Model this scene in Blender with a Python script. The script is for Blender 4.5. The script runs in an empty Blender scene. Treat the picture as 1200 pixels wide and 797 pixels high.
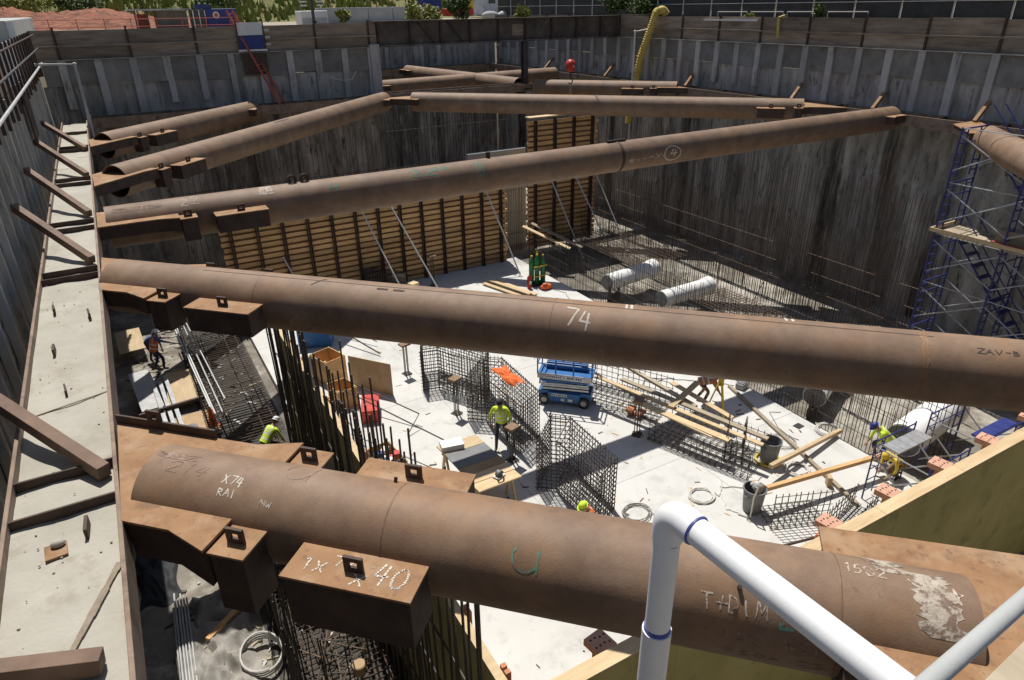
import bpy, math, random
from mathutils import Vector, Matrix
random.seed(7)
SC = bpy.context.scene
COL = SC.collection
R = math.radians
WZ = 8.0            # top of the walers and centre height of the pipe struts
FL = 0.0            # top of the floor slab
DIRT = -0.25        # pit bottom beside the slab

# ------------------------------------------------------------------ materials
def mat(name, c1, c2, scale=3.0, rough=0.8, bump=0.15, bscale=30.0, metal=0.0, stretch=(1, 1, 1), c3=None, c3cov=0.62,
        c3scale=1.5, vary=0.0, detail=6.0, bdist=0.02, c3soft=0.08, c3stretch=None):
    m = bpy.data.materials.new(name); m.use_nodes = True
    nt = m.node_tree; N = nt.nodes; L = nt.links
    b = N['Principled BSDF']; b.inputs['Roughness'].default_value = rough; b.inputs['Metallic'].default_value = metal
    tc = N.new('ShaderNodeTexCoord')
    mp = N.new('ShaderNodeMapping'); mp.inputs['Scale'].default_value = stretch
    L.new(tc.outputs['Object'], mp.inputs['Vector'])
    n1 = N.new('ShaderNodeTexNoise'); n1.inputs['Scale'].default_value = scale; n1.inputs['Detail'].default_value = detail
    n1.inputs['Roughness'].default_value = 0.62
    L.new(mp.outputs[0], n1.inputs['Vector'])
    rp = N.new('ShaderNodeValToRGB'); rp.color_ramp.elements[0].position = 0.32; rp.color_ramp.elements[1].position = 0.68
    rp.color_ramp.elements[0].color = (*c1, 1); rp.color_ramp.elements[1].color = (*c2, 1)
    L.new(n1.outputs['Fac'], rp.inputs['Fac']); col = rp.outputs['Color']
    if c3:
        m3 = N.new('ShaderNodeMapping'); m3.inputs['Scale'].default_value = c3stretch or stretch; m3.inputs['Location'].default_value = (3.1, 7.7, 1.3)
        L.new(tc.outputs['Object'], m3.inputs['Vector'])
        n3 = N.new('ShaderNodeTexNoise'); n3.inputs['Scale'].default_value = c3scale; n3.inputs['Detail'].default_value = 8
        n3.inputs['Roughness'].default_value = 0.7
        L.new(m3.outputs[0], n3.inputs['Vector'])
        r3 = N.new('ShaderNodeValToRGB'); r3.color_ramp.elements[0].position = c3cov - c3soft; r3.color_ramp.elements[1].position = c3cov + c3soft
        L.new(n3.outputs['Fac'], r3.inputs['Fac'])
        mx = N.new('ShaderNodeMixRGB'); L.new(r3.outputs['Color'], mx.inputs['Fac']); L.new(col, mx.inputs['Color1'])
        mx.inputs['Color2'].default_value = (*c3, 1); col = mx.outputs['Color']
    if vary:
        oi = N.new('ShaderNodeObjectInfo'); hs = N.new('ShaderNodeHueSaturation')
        mr = N.new('ShaderNodeMapRange'); mr.inputs['To Min'].default_value = 1 - vary; mr.inputs['To Max'].default_value = 1 + vary
        L.new(oi.outputs['Random'], mr.inputs['Value']); L.new(mr.outputs[0], hs.inputs['Value']); L.new(col, hs.inputs['Color'])
        col = hs.outputs['Color']
    L.new(col, b.inputs['Base Color'])
    if bump:
        n2 = N.new('ShaderNodeTexNoise'); n2.inputs['Scale'].default_value = bscale; n2.inputs['Detail'].default_value = 6
        L.new(mp.outputs[0], n2.inputs['Vector'])
        bp = N.new('ShaderNodeBump'); bp.inputs['Strength'].default_value = bump; bp.inputs['Distance'].default_value = bdist
        L.new(n2.outputs['Fac'], bp.inputs['Height']); L.new(bp.outputs[0], b.inputs['Normal'])
    return m

K = {}
def overlay(m, layers):
    nt = m.node_tree; N = nt.nodes; L = nt.links; b = N['Principled BSDF']; col = b.inputs['Base Color'].links[0].from_socket; tc = [n for n in N if n.type == 'TEX_COORD'][0]
    for c, cov, soft, sc, st, off, op in layers:
        mp = N.new('ShaderNodeMapping'); mp.inputs['Scale'].default_value = st; mp.inputs['Location'].default_value = (off, off * 2, off); L.new(tc.outputs['Object'], mp.inputs['Vector'])
        n = N.new('ShaderNodeTexNoise'); n.inputs['Scale'].default_value = sc; n.inputs['Detail'].default_value = 8; n.inputs['Roughness'].default_value = .65; L.new(mp.outputs[0], n.inputs['Vector'])
        r_ = N.new('ShaderNodeValToRGB'); r_.color_ramp.elements[0].position = cov - soft; r_.color_ramp.elements[1].position = cov + soft; r_.color_ramp.elements[1].color = (op, op, op, 1); L.new(n.outputs['Fac'], r_.inputs['Fac'])
        mx = N.new('ShaderNodeMixRGB'); L.new(r_.outputs['Color'], mx.inputs['Fac']); L.new(col, mx.inputs['Color1']); mx.inputs['Color2'].default_value = (*c, 1); col = mx.outputs['Color']
    L.new(col, b.inputs['Base Color'])
K['rust'] = mat('mill_scale_steel', (.16, .098, .061), (.262, .17, .107), 1.7, .66, .4, 55, c3=(.25, .14, .07), c3cov=.60, c3scale=1.1, bdist=.004, detail=9, vary=.1)
overlay(K['rust'], [((.11, .062, .042), .58, .1, 5, (1, 1, 1), 3, .28), ((.10, .06, .04), .64, .03, 17, (1, 1, 1), 6, .35), ((.42, .34, .27), .72, .012, 30, (1, 1, 1), 9, .7), ((.38, .29, .22), .62, .06, 1.3, (.6, .6, 2.2), 13, .25), ((.10, .05, .03), .60, .05, 1.1, (1, 1, .5), 17, .22)])
K['rustend'] = mat('orange_rust_steel', (.235, .12, .054), (.335, .19, .092), 3.0, .8, .3, 40, c3=(.15, .085, .05), c3cov=.63, c3scale=2.5, bdist=.005)
overlay(K['rustend'], [((.44, .32, .21), .58, .08, 2.2, (1, 1, 1), 4, .45), ((.16, .08, .04), .62, .04, 12, (1, 1, 1), 7, .7), ((.55, .47, .38), .7, .02, 30, (1, 1, 1), 8, .6)])
K['rustshade'] = mat('dark_rust_and_shade_steel', (.04, .025, .019), (.085, .05, .035), 4.0, .75, .3, 40, bdist=.005)  # dark rust; bracket and haunch sides also carry their shade in this colour
K['walersteel'] = mat('waler_steel', (.17, .12, .085), (.29, .21, .15), 3.0, .7, .3, 40, c3=(.10, .06, .045), c3cov=.6, c3scale=2, bdist=.005)
K['weld'] = mat('weld_bead', (.16, .09, .055), (.24, .14, .08), 20, .6, .5, 60, bdist=.004)
K['brace'] = mat('brace_steel', (.12, .072, .048), (.20, .125, .085), 3, .75, .3, 40, bdist=.004)
K['grout'] = mat('dusty_grout', (.33, .31, .26), (.43, .405, .35), 1.3, .95, .6, 22, c3=(.30, .265, .21), c3cov=.62, c3scale=2.2, bdist=.012, detail=9)
K['crack'] = mat('grout_crack', (.2, .16, .12), (.3, .25, .19), 9, .95, .3)
K['slab'] = mat('slab_concrete', (.52, .515, .49), (.60, .595, .57), 0.35, .85, .15, 30, c3=(.44, .435, .41), c3cov=.63, c3scale=.5, bdist=.004, detail=9)
overlay(K['slab'], [((.36, .35, .33), .60, .07, 1.3, (1, 1, 1), 3, .45), ((.25, .24, .225), .66, .03, 4.5, (1, .6, 1), 6, .5), ((.64, .635, .62), .64, .05, 2.4, (1, 1, 1), 9, .5), ((.22, .20, .17), .73, .015, 22, (1, 1, 1), 12, .7)])
K['mud'] = mat('mud_slab', (.12, .105, .085), (.26, .235, .195), 0.9, .95, .5, 12, c3=(.46, .43, .37), c3cov=.57, c3scale=.55, bdist=.03, detail=9)
def wallmat(name, lo, hi, dark, lime, rust, limecov, darkcov):
    m = mat(name, lo, hi, .75, .95, 1.0, 7, stretch=(1.1, 1.1, .12), c3=lime, c3cov=limecov, c3scale=.9, bdist=.06, detail=12, c3soft=.11, c3stretch=(1.3, 1.3, .3))
    nt = m.node_tree; N = nt.nodes; L = nt.links; b = N['Principled BSDF']; col = b.inputs['Base Color'].links[0].from_socket; tc = [n for n in N if n.type == 'TEX_COORD'][0]
    for c, cov, sc, st, off in ((dark, darkcov, .8, (.75, .75, .05), 5.0), (rust, .68, .7, (.6, .6, .04), 11.0), (tuple(x * .7 for x in lo), .60, 4.0, (1, 1, .35), 2.0)):
        mp = N.new('ShaderNodeMapping'); mp.inputs['Scale'].default_value = st; mp.inputs['Location'].default_value = (off, off * 2, off); L.new(tc.outputs['Object'], mp.inputs['Vector'])
        n = N.new('ShaderNodeTexNoise'); n.inputs['Scale'].default_value = sc; n.inputs['Detail'].default_value = 9; n.inputs['Roughness'].default_value = .68; L.new(mp.outputs[0], n.inputs['Vector'])
        r_ = N.new('ShaderNodeValToRGB'); r_.color_ramp.elements[0].position = cov - .05; r_.color_ramp.elements[1].position = cov + .06; L.new(n.outputs['Fac'], r_.inputs['Fac'])
        mx = N.new('ShaderNodeMixRGB'); L.new(r_.outputs['Color'], mx.inputs['Fac']); L.new(col, mx.inputs['Color1']); mx.inputs['Color2'].default_value = (*c, 1); col = mx.outputs['Color']
    L.new(col, b.inputs['Base Color']); return m
K['wallrough'] = wallmat('shotcrete_streaks', (.15, .142, .125), (.42, .40, .36), (.035, .031, .027), (.62, .60, .55), (.14, .07, .035), .57, .57)
K['wallcut'] = wallmat('lime_streaked_face', (.22, .21, .19), (.45, .43, .395), (.07, .064, .056), (.6, .59, .55), (.2, .14, .10), .60, .60)
K['trenchdark'] = mat('shaded_trench_soil', (.02, .018, .015), (.06, .052, .042), 2, .8, .5, 14, c3=(.16, .14, .11), c3cov=.66, c3scale=1.5)  # soil darkened to stand in for the shade of a deep trench
K['panel'] = mat('lagging_concrete', (.165, .16, .148), (.27, .262, .243), 1.4, .9, .3, 20, c3=(.09, .085, .075), c3cov=.66, c3scale=.8, vary=.18, bdist=.008)
K['pile'] = mat('grey_pile', (.34, .34, .325), (.50, .495, .475), 1.8, .85, .3, 20, stretch=(1, 1, .3), c3=(.12, .115, .10), c3cov=.63, c3scale=1.5, vary=.15, bdist=.008)
K['lagwood'] = mat('weathered_boards', (.19, .145, .105), (.35, .275, .205), 1.2, .9, .4, 14, stretch=(.6, .6, 4), c3=(.12, .09, .065), c3cov=.62, c3scale=.9, vary=.25, bdist=.008)
K['girder'] = mat('girder_steel', (.055, .045, .04), (.13, .105, .085), 1.4, .8, .3, 20, c3=(.2, .16, .125), c3cov=.64, c3scale=.8, bdist=.006)
K['steelpost'] = mat('dark_steel_post', (.035, .032, .036), (.075, .065, .065), 3, .6, .2, 30)
K['formwood'] = mat('form_timber', (.50, .295, .125), (.68, .44, .21), 2.0, .85, .3, 20, stretch=(.5, 2, 2), vary=.2, c3=(.34, .19, .09), c3cov=.64, c3scale=1.2, bdist=.006)
K['formply'] = mat('form_back_plywood', (.32, .21, .11), (.45, .31, .18), 2.0, .9, .2, 20)
K['olive'] = mat('olive_form_face', (.42, .36, .13), (.54, .475, .20), 1.0, .75, .2, 12, c3=(.32, .27, .11), c3cov=.62, c3scale=1.6, bdist=.004)
K['ply'] = mat('tan_plywood', (.42, .31, .18), (.55, .43, .27), 1.8, .8, .15, 20, stretch=(3, .6, 1), vary=.15)
K['pine'] = mat('pine_lumber', (.50, .36, .20), (.63, .49, .30), 2.5, .8, .15, 25, stretch=(.5, 4, 4), vary=.18, c3=(.36, .24, .13), c3cov=.68, c3scale=2)
K['oldplank'] = mat('grey_plank', (.30, .245, .17), (.46, .39, .28), 2.5, .85, .2, 25, stretch=(3, .6, 3), vary=.25)
K['rebar'] = mat('rebar_steel', (.035, .03, .028), (.085, .065, .05), 6, .65, .0)
K['rebarlit'] = mat('lit_rusty_rebar', (.10, .065, .045), (.19, .13, .09), 6, .75, .0)  # lighter copy of the rebar steel, sunlight put into its rusty colour
K['blue'] = mat('blue_paint', (.015, .115, .33), (.025, .155, .42), 3, .45, .05, 30, c3=(.10, .14, .2), c3cov=.72, c3scale=5)
overlay(K['blue'], [((.16, .19, .24), .60, .06, 4, (1, 1, 1), 3, .5), ((.3, .3, .3), .70, .02, 20, (1, 1, 1), 5, .7)])
K['scafblue'] = mat('scaffold_blue', (.016, .022, .13), (.03, .045, .22), 4, .5, .0, c3=(.12, .1, .12), c3cov=.68, c3scale=6)
K['galv'] = mat('galvanised_steel', (.36, .37, .38), (.52, .53, .54), 6, .42, .0, metal=.55)
K['pvc'] = mat('white_pvc', (.78, .78, .77), (.84, .84, .83), 2.5, .38, .03, 30, c3=(.66, .66, .64), c3cov=.7, c3scale=7, bdist=.002)
overlay(K['pvc'], [((.62, .60, .56), .63, .06, 5, (1, 1, .25), 3, .5), ((.5, .47, .42), .72, .015, 45, (1, 1, 1), 6, .6), ((.45, .45, .47), .70, .01, 16, (4, 4, .3), 9, .4)])
K['pvcold'] = mat('dusty_pvc', (.50, .52, .52), (.66, .67, .66), 2.5, .5, .0)
K['primer'] = mat('blue_pipe_primer', (.04, .06, .30), (.09, .11, .42), 14, .5, .0)
K['ink'] = mat('marker_ink', (.16, .15, .36), (.28, .27, .5), 12, .6, .0)
K['chalk'] = mat('chalk_white', (.40, .34, .28), (.64, .58, .51), 55, .95, .0, c3=(.24, .15, .10), c3cov=.52, c3scale=28, c3soft=.05)
K['chalkbold'] = mat('chalk_bold', (.52, .46, .38), (.70, .65, .58), 40, .95, .0, c3=(.36, .25, .17), c3cov=.62, c3scale=22)
K['chalkgreen'] = mat('chalk_green', (.06, .23, .17), (.14, .36, .28), 45, .95, .0, c3=(.22, .135, .09), c3cov=.53, c3scale=22)
K['chalkdark'] = mat('stencil_dark', (.04, .03, .028), (.09, .06, .05), 40, .9, .0)
K['chalkfaint'] = mat('chalk_faint', (.26, .19, .15), (.36, .28, .23), 50, .95, .0, c3=(.20, .12, .08), c3cov=.5, c3scale=26)
K['scrape'] = mat('scraped_scale', (.33, .28, .22), (.50, .44, .36), 16, .85, .3, 50, c3=(.19, .13, .10), c3cov=.53, c3scale=13, c3soft=.04)
K['black'] = mat('black_rubber', (.012, .012, .013), (.03, .03, .03), 5, .6, .0)
K['soot'] = mat('dark_screen', (.016, .018, .021), (.04, .043, .047), 1.2, .8, .0)
K['white'] = mat('white_paint', (.66, .66, .65), (.78, .78, .77), 2, .5, .0)
K['grey'] = mat('grey_plastic', (.13, .135, .14), (.19, .195, .2), 4, .5, .0, c3=(.3, .3, .29), c3cov=.7, c3scale=6)
K['greymid'] = mat('grey_sheet', (.36, .36, .36), (.5, .5, .49), 2, .7, .0)
K['orange'] = mat('hi_vis_orange', (.72, .12, .02), (.82, .18, .03), 4, .7, .0)
K['clip'] = mat('orange_primer', (.42, .15, .07), (.56, .24, .13), 5, .75, .1, 30)
K['clippale'] = mat('pale_orange_clamp', (.50, .26, .17), (.62, .36, .26), 6, .75, .1, 30)
K['red'] = mat('red_paint', (.42, .02, .015), (.55, .04, .03), 4, .5, .0)
K['redfade'] = mat('faded_red_paint', (.38, .075, .05), (.5, .13, .09), 4, .6, .0, c3=(.3, .2, .17), c3cov=.66, c3scale=4)
K['lime'] = mat('hi_vis_lime', (.52, .72, .03), (.62, .82, .06), 4, .75, .0)
K['silver'] = mat('reflective_tape', (.6, .6, .6), (.72, .72, .72), 6, .35, .0)
K['green'] = mat('bottle_green', (.015, .13, .035), (.025, .18, .055), 4, .45, .0)
K['yellow'] = mat('yellow_paint', (.62, .42, .02), (.72, .52, .05), 4, .5, .0)
K['yellowhose'] = mat('yellow_duct', (.48, .36, .07), (.6, .48, .13), 5, .7, .0)
K['skin'] = mat('skin', (.34, .19, .13), (.42, .25, .17), 6, .6, .0)
K['denim'] = mat('dark_trousers', (.022, .026, .035), (.05, .055, .065), 9, .9, .0)
K['shirtblue'] = mat('blue_shirt', (.03, .07, .2), (.05, .1, .27), 9, .9, .0)
K['tan'] = mat('brown_workwear', (.2, .13, .08), (.28, .19, .12), 9, .9, .0)
K['plastic'] = mat('plastic_sheeting', (.20, .185, .165), (.34, .32, .285), 2, .75, .3, 8, c3=(.55, .53, .5), c3cov=.68, c3scale=3, bdist=.03)
K['hose'] = mat('pale_hose', (.52, .5, .46), (.64, .62, .58), 8, .6, .0)
K['cable'] = mat('grey_cable', (.18, .17, .16), (.28, .27, .25), 8, .7, .0)
K['soil'] = mat('red_soil', (.30, .115, .055), (.42, .20, .11), .35, .95, .6, 3, c3=(.47, .33, .21), c3cov=.6, c3scale=.25, bdist=.1)
K['ground'] = mat('dusty_ground', (.24, .205, .155), (.38, .335, .27), .3, .95, .4, 4, c3=(.34, .16, .09), c3cov=.62, c3scale=.12, bdist=.05)
K['hill'] = mat('grassy_hill', (.075, .085, .022), (.20, .19, .05), .6, .95, .5, 3, c3=(.24, .13, .06), c3cov=.62, c3scale=.3, bdist=.15)
overlay(K['hill'], [((.05, .055, .02), .58, .06, 1.6, (1, 1, 1), 3, .8)])
K['bank'] = mat('bare_red_soil', (.17, .05, .026), (.31, .12, .06), .9, .95, 1.0, 3, c3=(.36, .22, .13), c3cov=.66, c3scale=.9, bdist=.2)
overlay(K['bank'], [((.07, .025, .015), .54, .04, 1.6, (1, 1, 2), 3, .8), ((.12, .13, .03), .64, .03, 1.1, (1, 1, 1), 8, .8)])
K['grass'] = mat('grass_blades', (.13, .16, .025), (.27, .29, .06), .5, .9, .0, c3=(.34, .30, .10), c3cov=.58, c3scale=.6)
K['leaf'] = mat('shrub_leaves', (.045, .085, .016), (.11, .16, .035), 3, .7, .0)
K['leafy'] = mat('yellow_shrub_leaves', (.17, .19, .03), (.32, .31, .06), 3, .7, .0)
K['bark'] = mat('bark', (.08, .06, .045), (.13, .1, .075), 6, .9, .1)
K['officeblue'] = mat('office_blue', (.012, .03, .16), (.02, .045, .22), 2, .5, .0)
K['hut'] = mat('grey_brown_cladding', (.17, .155, .13), (.25, .23, .195), 2, .8, .1)
K['barrier'] = mat('barrier_concrete', (.36, .37, .36), (.46, .47, .46), 1, .9, .1)
K['glass'] = mat('dark_glass', (.03, .04, .05), (.05, .06, .07), 1, .15, .0)
K['tent'] = mat('pale_tarp', (.45, .5, .55), (.6, .64, .68), .8, .7, .0, c3=(.3, .36, .42), c3cov=.6, c3scale=.6)
K['tooth'] = mat('cardboard', (.36, .25, .14), (.46, .33, .2), 3, .9, .0)

# ------------------------------------------------------------------ mesh builder
class MB:
    def __init__(s): s.v = []; s.f = []; s.m = []; s.cur = 0
    def add(s, vs, fs):
        o = len(s.v); s.v += [tuple(p) for p in vs]
        for f in fs: s.f.append([o + i for i in f]); s.m.append(s.cur)
        return s
    def box(s, c, d, rz=0.0, rot=None):
        c = Vector(c); h = Vector(d) / 2
        Mx = rot if rot is not None else Matrix.Rotation(rz, 3, 'Z')
        vs = [c + Mx @ Vector((sx * h.x, sy * h.y, sz * h.z)) for sz in (-1, 1) for sy in (-1, 1) for sx in (-1, 1)]
        return s.add(vs, [(0, 2, 3, 1), (4, 5, 7, 6), (0, 1, 5, 4), (2, 6, 7, 3), (0, 4, 6, 2), (1, 3, 7, 5)])
    def bx(s, x0, x1, y0, y1, z0, z1):
        return s.box(((x0 + x1) / 2, (y0 + y1) / 2, (z0 + z1) / 2), (x1 - x0, y1 - y0, z1 - z0))
    def bar(s, a, b, w, h, up=(0, 0, 1)):
        a = Vector(a); b = Vector(b); d = (b - a); L = d.length; d.normalize(); up = Vector(up)
        x = d.cross(up)
        if x.length < 1e-4: x = d.cross(Vector((1, 0, 0)))
        x.normalize(); z = x.cross(d)
        rot = Matrix((x, d, z)).transposed()
        return s.box((a + b) / 2, (w, L, h), rot=rot)
    def tube(s, a, b, r, n=8, r2=None, cap=True):
        a = Vector(a); b = Vector(b); d = (b - a).normalized(); r2 = r if r2 is None else r2
        x = d.cross(Vector((0, 0, 1)))
        if x.length < 1e-3: x = d.cross(Vector((1, 0, 0)))
        x.normalize(); y = d.cross(x)
        vs = []
        for p, q in ((a, r), (b, r2)):
            for i in range(n):
                t = 2 * math.pi * i / n; vs.append(p + x * (q * math.cos(t)) + y * (q * math.sin(t)))
        fs = [(i, (i + 1) % n, n + (i + 1) % n, n + i) for i in range(n)]
        if cap: fs += [tuple(range(n))[::-1], tuple(range(n, 2 * n))]
        return s.add(vs, fs)
    def path(s, pts, r, n=6, closed=False):
        P = [Vector(p) for p in pts]; m = len(P); vs = []; px = None
        for i in range(m):
            d = (P[(i + 1) % m] - P[i - 1]) if closed else (P[min(i + 1, m - 1)] - P[max(i - 1, 0)])
            d.normalize()
            if px is None:
                x = d.cross(Vector((0, 0, 1)))
                if x.length < 1e-3: x = d.cross(Vector((1, 0, 0)))
            else: x = px - d * px.dot(d)
            x.normalize(); px = x; y = d.cross(x)
            rr = r[i] if isinstance(r, (list, tuple)) else r
            for k in range(n):
                t = 2 * math.pi * k / n; vs.append(P[i] + x * (rr * math.cos(t)) + y * (rr * math.sin(t)))
        fs = []
        for i in range(m if closed else m - 1):
            j = (i + 1) % m
            for k in range(n): fs.append((i * n + k, i * n + (k + 1) % n, j * n + (k + 1) % n, j * n + k))
        if not closed: fs += [tuple(range(n))[::-1], tuple(range((m - 1) * n, m * n))]
        return s.add(vs, fs)
    def prism(s, poly, z0, z1):
        n = len(poly)
        ar = sum(poly[i][0] * poly[(i + 1) % n][1] - poly[(i + 1) % n][0] * poly[i][1] for i in range(n))
        if ar < 0: poly = poly[::-1]
        vs = [(x, y, z0) for x, y in poly] + [(x, y, z1) for x, y in poly]
        return s.add(vs, [tuple(range(n))[::-1], tuple(range(n, 2 * n))] + [(i, (i + 1) % n, n + (i + 1) % n, n + i) for i in range(n)])
    def lathe(s, prof, c, n=20, axis='z'):
        vs = []; m = len(prof); c = Vector(c)
        for r, z in prof:
            for k in range(n):
                t = 2 * math.pi * k / n; vs.append(c + Vector((r * math.cos(t), r * math.sin(t), z)))
        fs = [(i * n + k, i * n + (k + 1) % n, (i + 1) * n + (k + 1) % n, (i + 1) * n + k) for i in range(m - 1) for k in range(n)]
        fs += [tuple(range(n))[::-1], tuple(range((m - 1) * n, m * n))]
        return s.add(vs, fs)
    def ell(s, c, rad, nu=12, nv=8, rot=None):
        c = Vector(c); vs = []
        for j in range(nv + 1):
            ph = -math.pi / 2 + math.pi * j / nv
            for i in range(nu):
                t = 2 * math.pi * i / nu
                p = Vector((rad[0] * math.cos(ph) * math.cos(t), rad[1] * math.cos(ph) * math.sin(t), rad[2] * math.sin(ph)))
                vs.append(c + (rot @ p if rot is not None else p))
        fs = [(j * nu + i, j * nu + (i + 1) % nu, (j + 1) * nu + (i + 1) % nu, (j + 1) * nu + i) for j in range(nv) for i in range(nu)]
        return s.add(vs, fs)
    def quad(s, a, b, c, d): return s.add([a, b, c, d], [(0, 1, 2, 3)])

def mesh_obj(name, mb, mats, loc=(0, 0, 0), smooth=False, bevel=0.0):
    me = bpy.data.meshes.new(name); lx, ly, lz = loc
    me.from_pydata([(x - lx, y - ly, z - lz) for x, y, z in mb.v], [], mb.f)
    for q in (mats if isinstance(mats, (list, tuple)) else [mats]): me.materials.append(K[q])
    if any(mb.m): me.polygons.foreach_set('material_index', mb.m)
    if smooth:
        me.polygons.foreach_set('use_smooth', [True] * len(me.polygons))
    me.update()
    o = bpy.data.objects.new(name, me); COL.objects.link(o)
    if smooth:
        try: me.set_sharp_from_angle(angle=R(40))
        except Exception: pass
    if bevel:
        b = o.modifiers.new('edge', 'BEVEL'); b.width = bevel; b.segments = 2; b.limit_method = 'ANGLE'
    return o
def tag(o, label=None, cat=None, group=None, kind=None):
    if label: o['label'] = label
    if cat: o['category'] = cat
    if group: o['group'] = group
    if kind: o['kind'] = kind
    return o
def thing(name, label, cat, loc, group=None):
    o = bpy.data.objects.new(name, None); o.empty_display_size = .2; COL.objects.link(o); o.location = loc
    return tag(o, label, cat, group)
def org(p):
    while p.parent: p = p.parent
    return tuple(p.location)
def part(name, mb, mats, parent, smooth=False, bevel=0.0, label=None):
    o = mesh_obj(name, mb, mats, org(parent), smooth, bevel); o.parent = parent
    if label: o['label'] = label
    return o
def single(name, mb, mats, loc, label, cat, group=None, smooth=False, bevel=0.0, kind=None):
    o = mesh_obj(name, mb, mats, loc, smooth, bevel); o.location = loc
    return tag(o, label, cat, group, kind)
def struct(name, mb, mats, smooth=False, label=None, kind='structure'):
    o = mesh_obj(name, mb, mats, (0, 0, 0), smooth); o['kind'] = kind
    if label: o['label'] = label
    return o
rnd = random.uniform

# ------------------------------------------------------------------ terrain
g = MB(); GZ = 11.25; B = 900
g.quad((-B, -B, GZ), (-2.35, -B, GZ), (-2.35, B, GZ), (-B, B, GZ))
g.quad((28.75, -B, GZ), (B, -B, GZ), (B, B, GZ), (28.75, B, GZ))
g.quad((-2.35, -B, GZ), (28.75, -B, GZ), (28.75, -.95, GZ), (-2.35, -.95, GZ))
g.quad((-2.35, 36.75, GZ), (12.95, 36.75, GZ), (12.95, B, GZ), (-2.35, B, GZ))
g.quad((12.95, 52.5, GZ), (28.75, 52.5, GZ), (28.75, B, GZ), (12.95, B, GZ))
struct('upper_ground', g, 'ground', label='dusty ground around the top of the excavation')
g = MB(); g.quad((-2.4, -1, DIRT), (28.8, -1, DIRT), (28.8, 52.6, DIRT), (-2.4, 52.6, DIRT))
struct('pit_bottom', g, 'mud', label='pale trampled mud slab at the bottom of the pit')
g = MB(); g.bx(3.15, 17.55, 5.3, 30.6, DIRT, FL)
struct('floor_slab', g, 'slab', label='pale new concrete floor slab in the pit')
g = MB()
for y in (12.2, 19.5, 26.4): g.bx(3.2, 17.5, y - .012, y + .012, FL, FL + .004)
for x in (7.9, 12.9): g.bx(x - .012, x + .012, 5.35, 30.55, FL, FL + .0045)
struct('floor_slab_joint_line', g, 'greymid')
# hillside
g = MB(); nx, ny = 60, 26; vs = []
def hz(x, y):
    t = max(0, min(1, (y - 66 - .10 * x) / 55)); 
    return GZ - .05 + 17 * t ** 1.1 + 1.2 * t * math.sin(x * .13 + y * .05) + .5 * t * math.sin(x * .41 + 1.3 * math.sin(y * .2))
for j in range(ny + 1):
    for i in range(nx + 1):
        x = -90 + 260 * i / nx; y = 58 + 80 * j / ny; vs.append((x, y, hz(x, y)))
g.add(vs, [(j * (nx + 1) + i, j * (nx + 1) + i + 1, (j + 1) * (nx + 1) + i + 1, (j + 1) * (nx + 1) + i) for j in range(ny) for i in range(nx)])
struct('hillside', g, ['hill'], smooth=True, label='grassy hillside with bare red soil beyond the pit')
g = MB(); nx, ny = 70, 20; vs = []
for j in range(ny + 1):
    for i in range(nx + 1):
        u, v = i / nx, j / ny; x = -30 + 42 * u; y = 56 + 15 * v; h = 1.15 * math.sin(min(1, v * 1.5) * math.pi / 2) * (1 - .9 * max(0, u - .72) / .28) * min(1, u * 6)
        vs.append((x, y, GZ - .06 + h * (1 + .18 * math.sin(x * .9) + .12 * math.sin(x * 2.3 + y)) + rnd(-.16, .16) * min(1, h)))
g.add(vs, [(j * (nx + 1) + i, j * (nx + 1) + i + 1, (j + 1) * (nx + 1) + i + 1, (j + 1) * (nx + 1) + i) for j in range(ny) for i in range(nx)])
struct('soil_bank_terrain', g, ['bank'], smooth=True, label='bare red soil bank at the top left beyond the pit')
g = MB()
for _ in range(30000):
    x = rnd(-45, 85); y = rnd(66 + .1 * x, 110)
    s = math.sin(x * .5) * math.sin(y * .37 + x * .11) + .5 * math.sin(x * 1.3 + y * .9)
    low = y - (67 + .1 * x)
    if s < -.5 - low * .03: continue
    z = hz(x, y); hgt = rnd(.3, 1.1); a = rnd(0, 6.28); w = rnd(.12, .34)
    dx, dy = math.cos(a) * w, math.sin(a) * w; lx, ly = rnd(-.3, .3), rnd(-.3, .3)
    g.add([(x - dx, y - dy, z - .05), (x + dx, y + dy, z - .05), (x + lx, y + ly, z + hgt)], [(0, 1, 2)])
struct('hillside_grass', g, 'grass', kind='stuff', label='yellow green grass tufts on the hillside')

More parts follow.
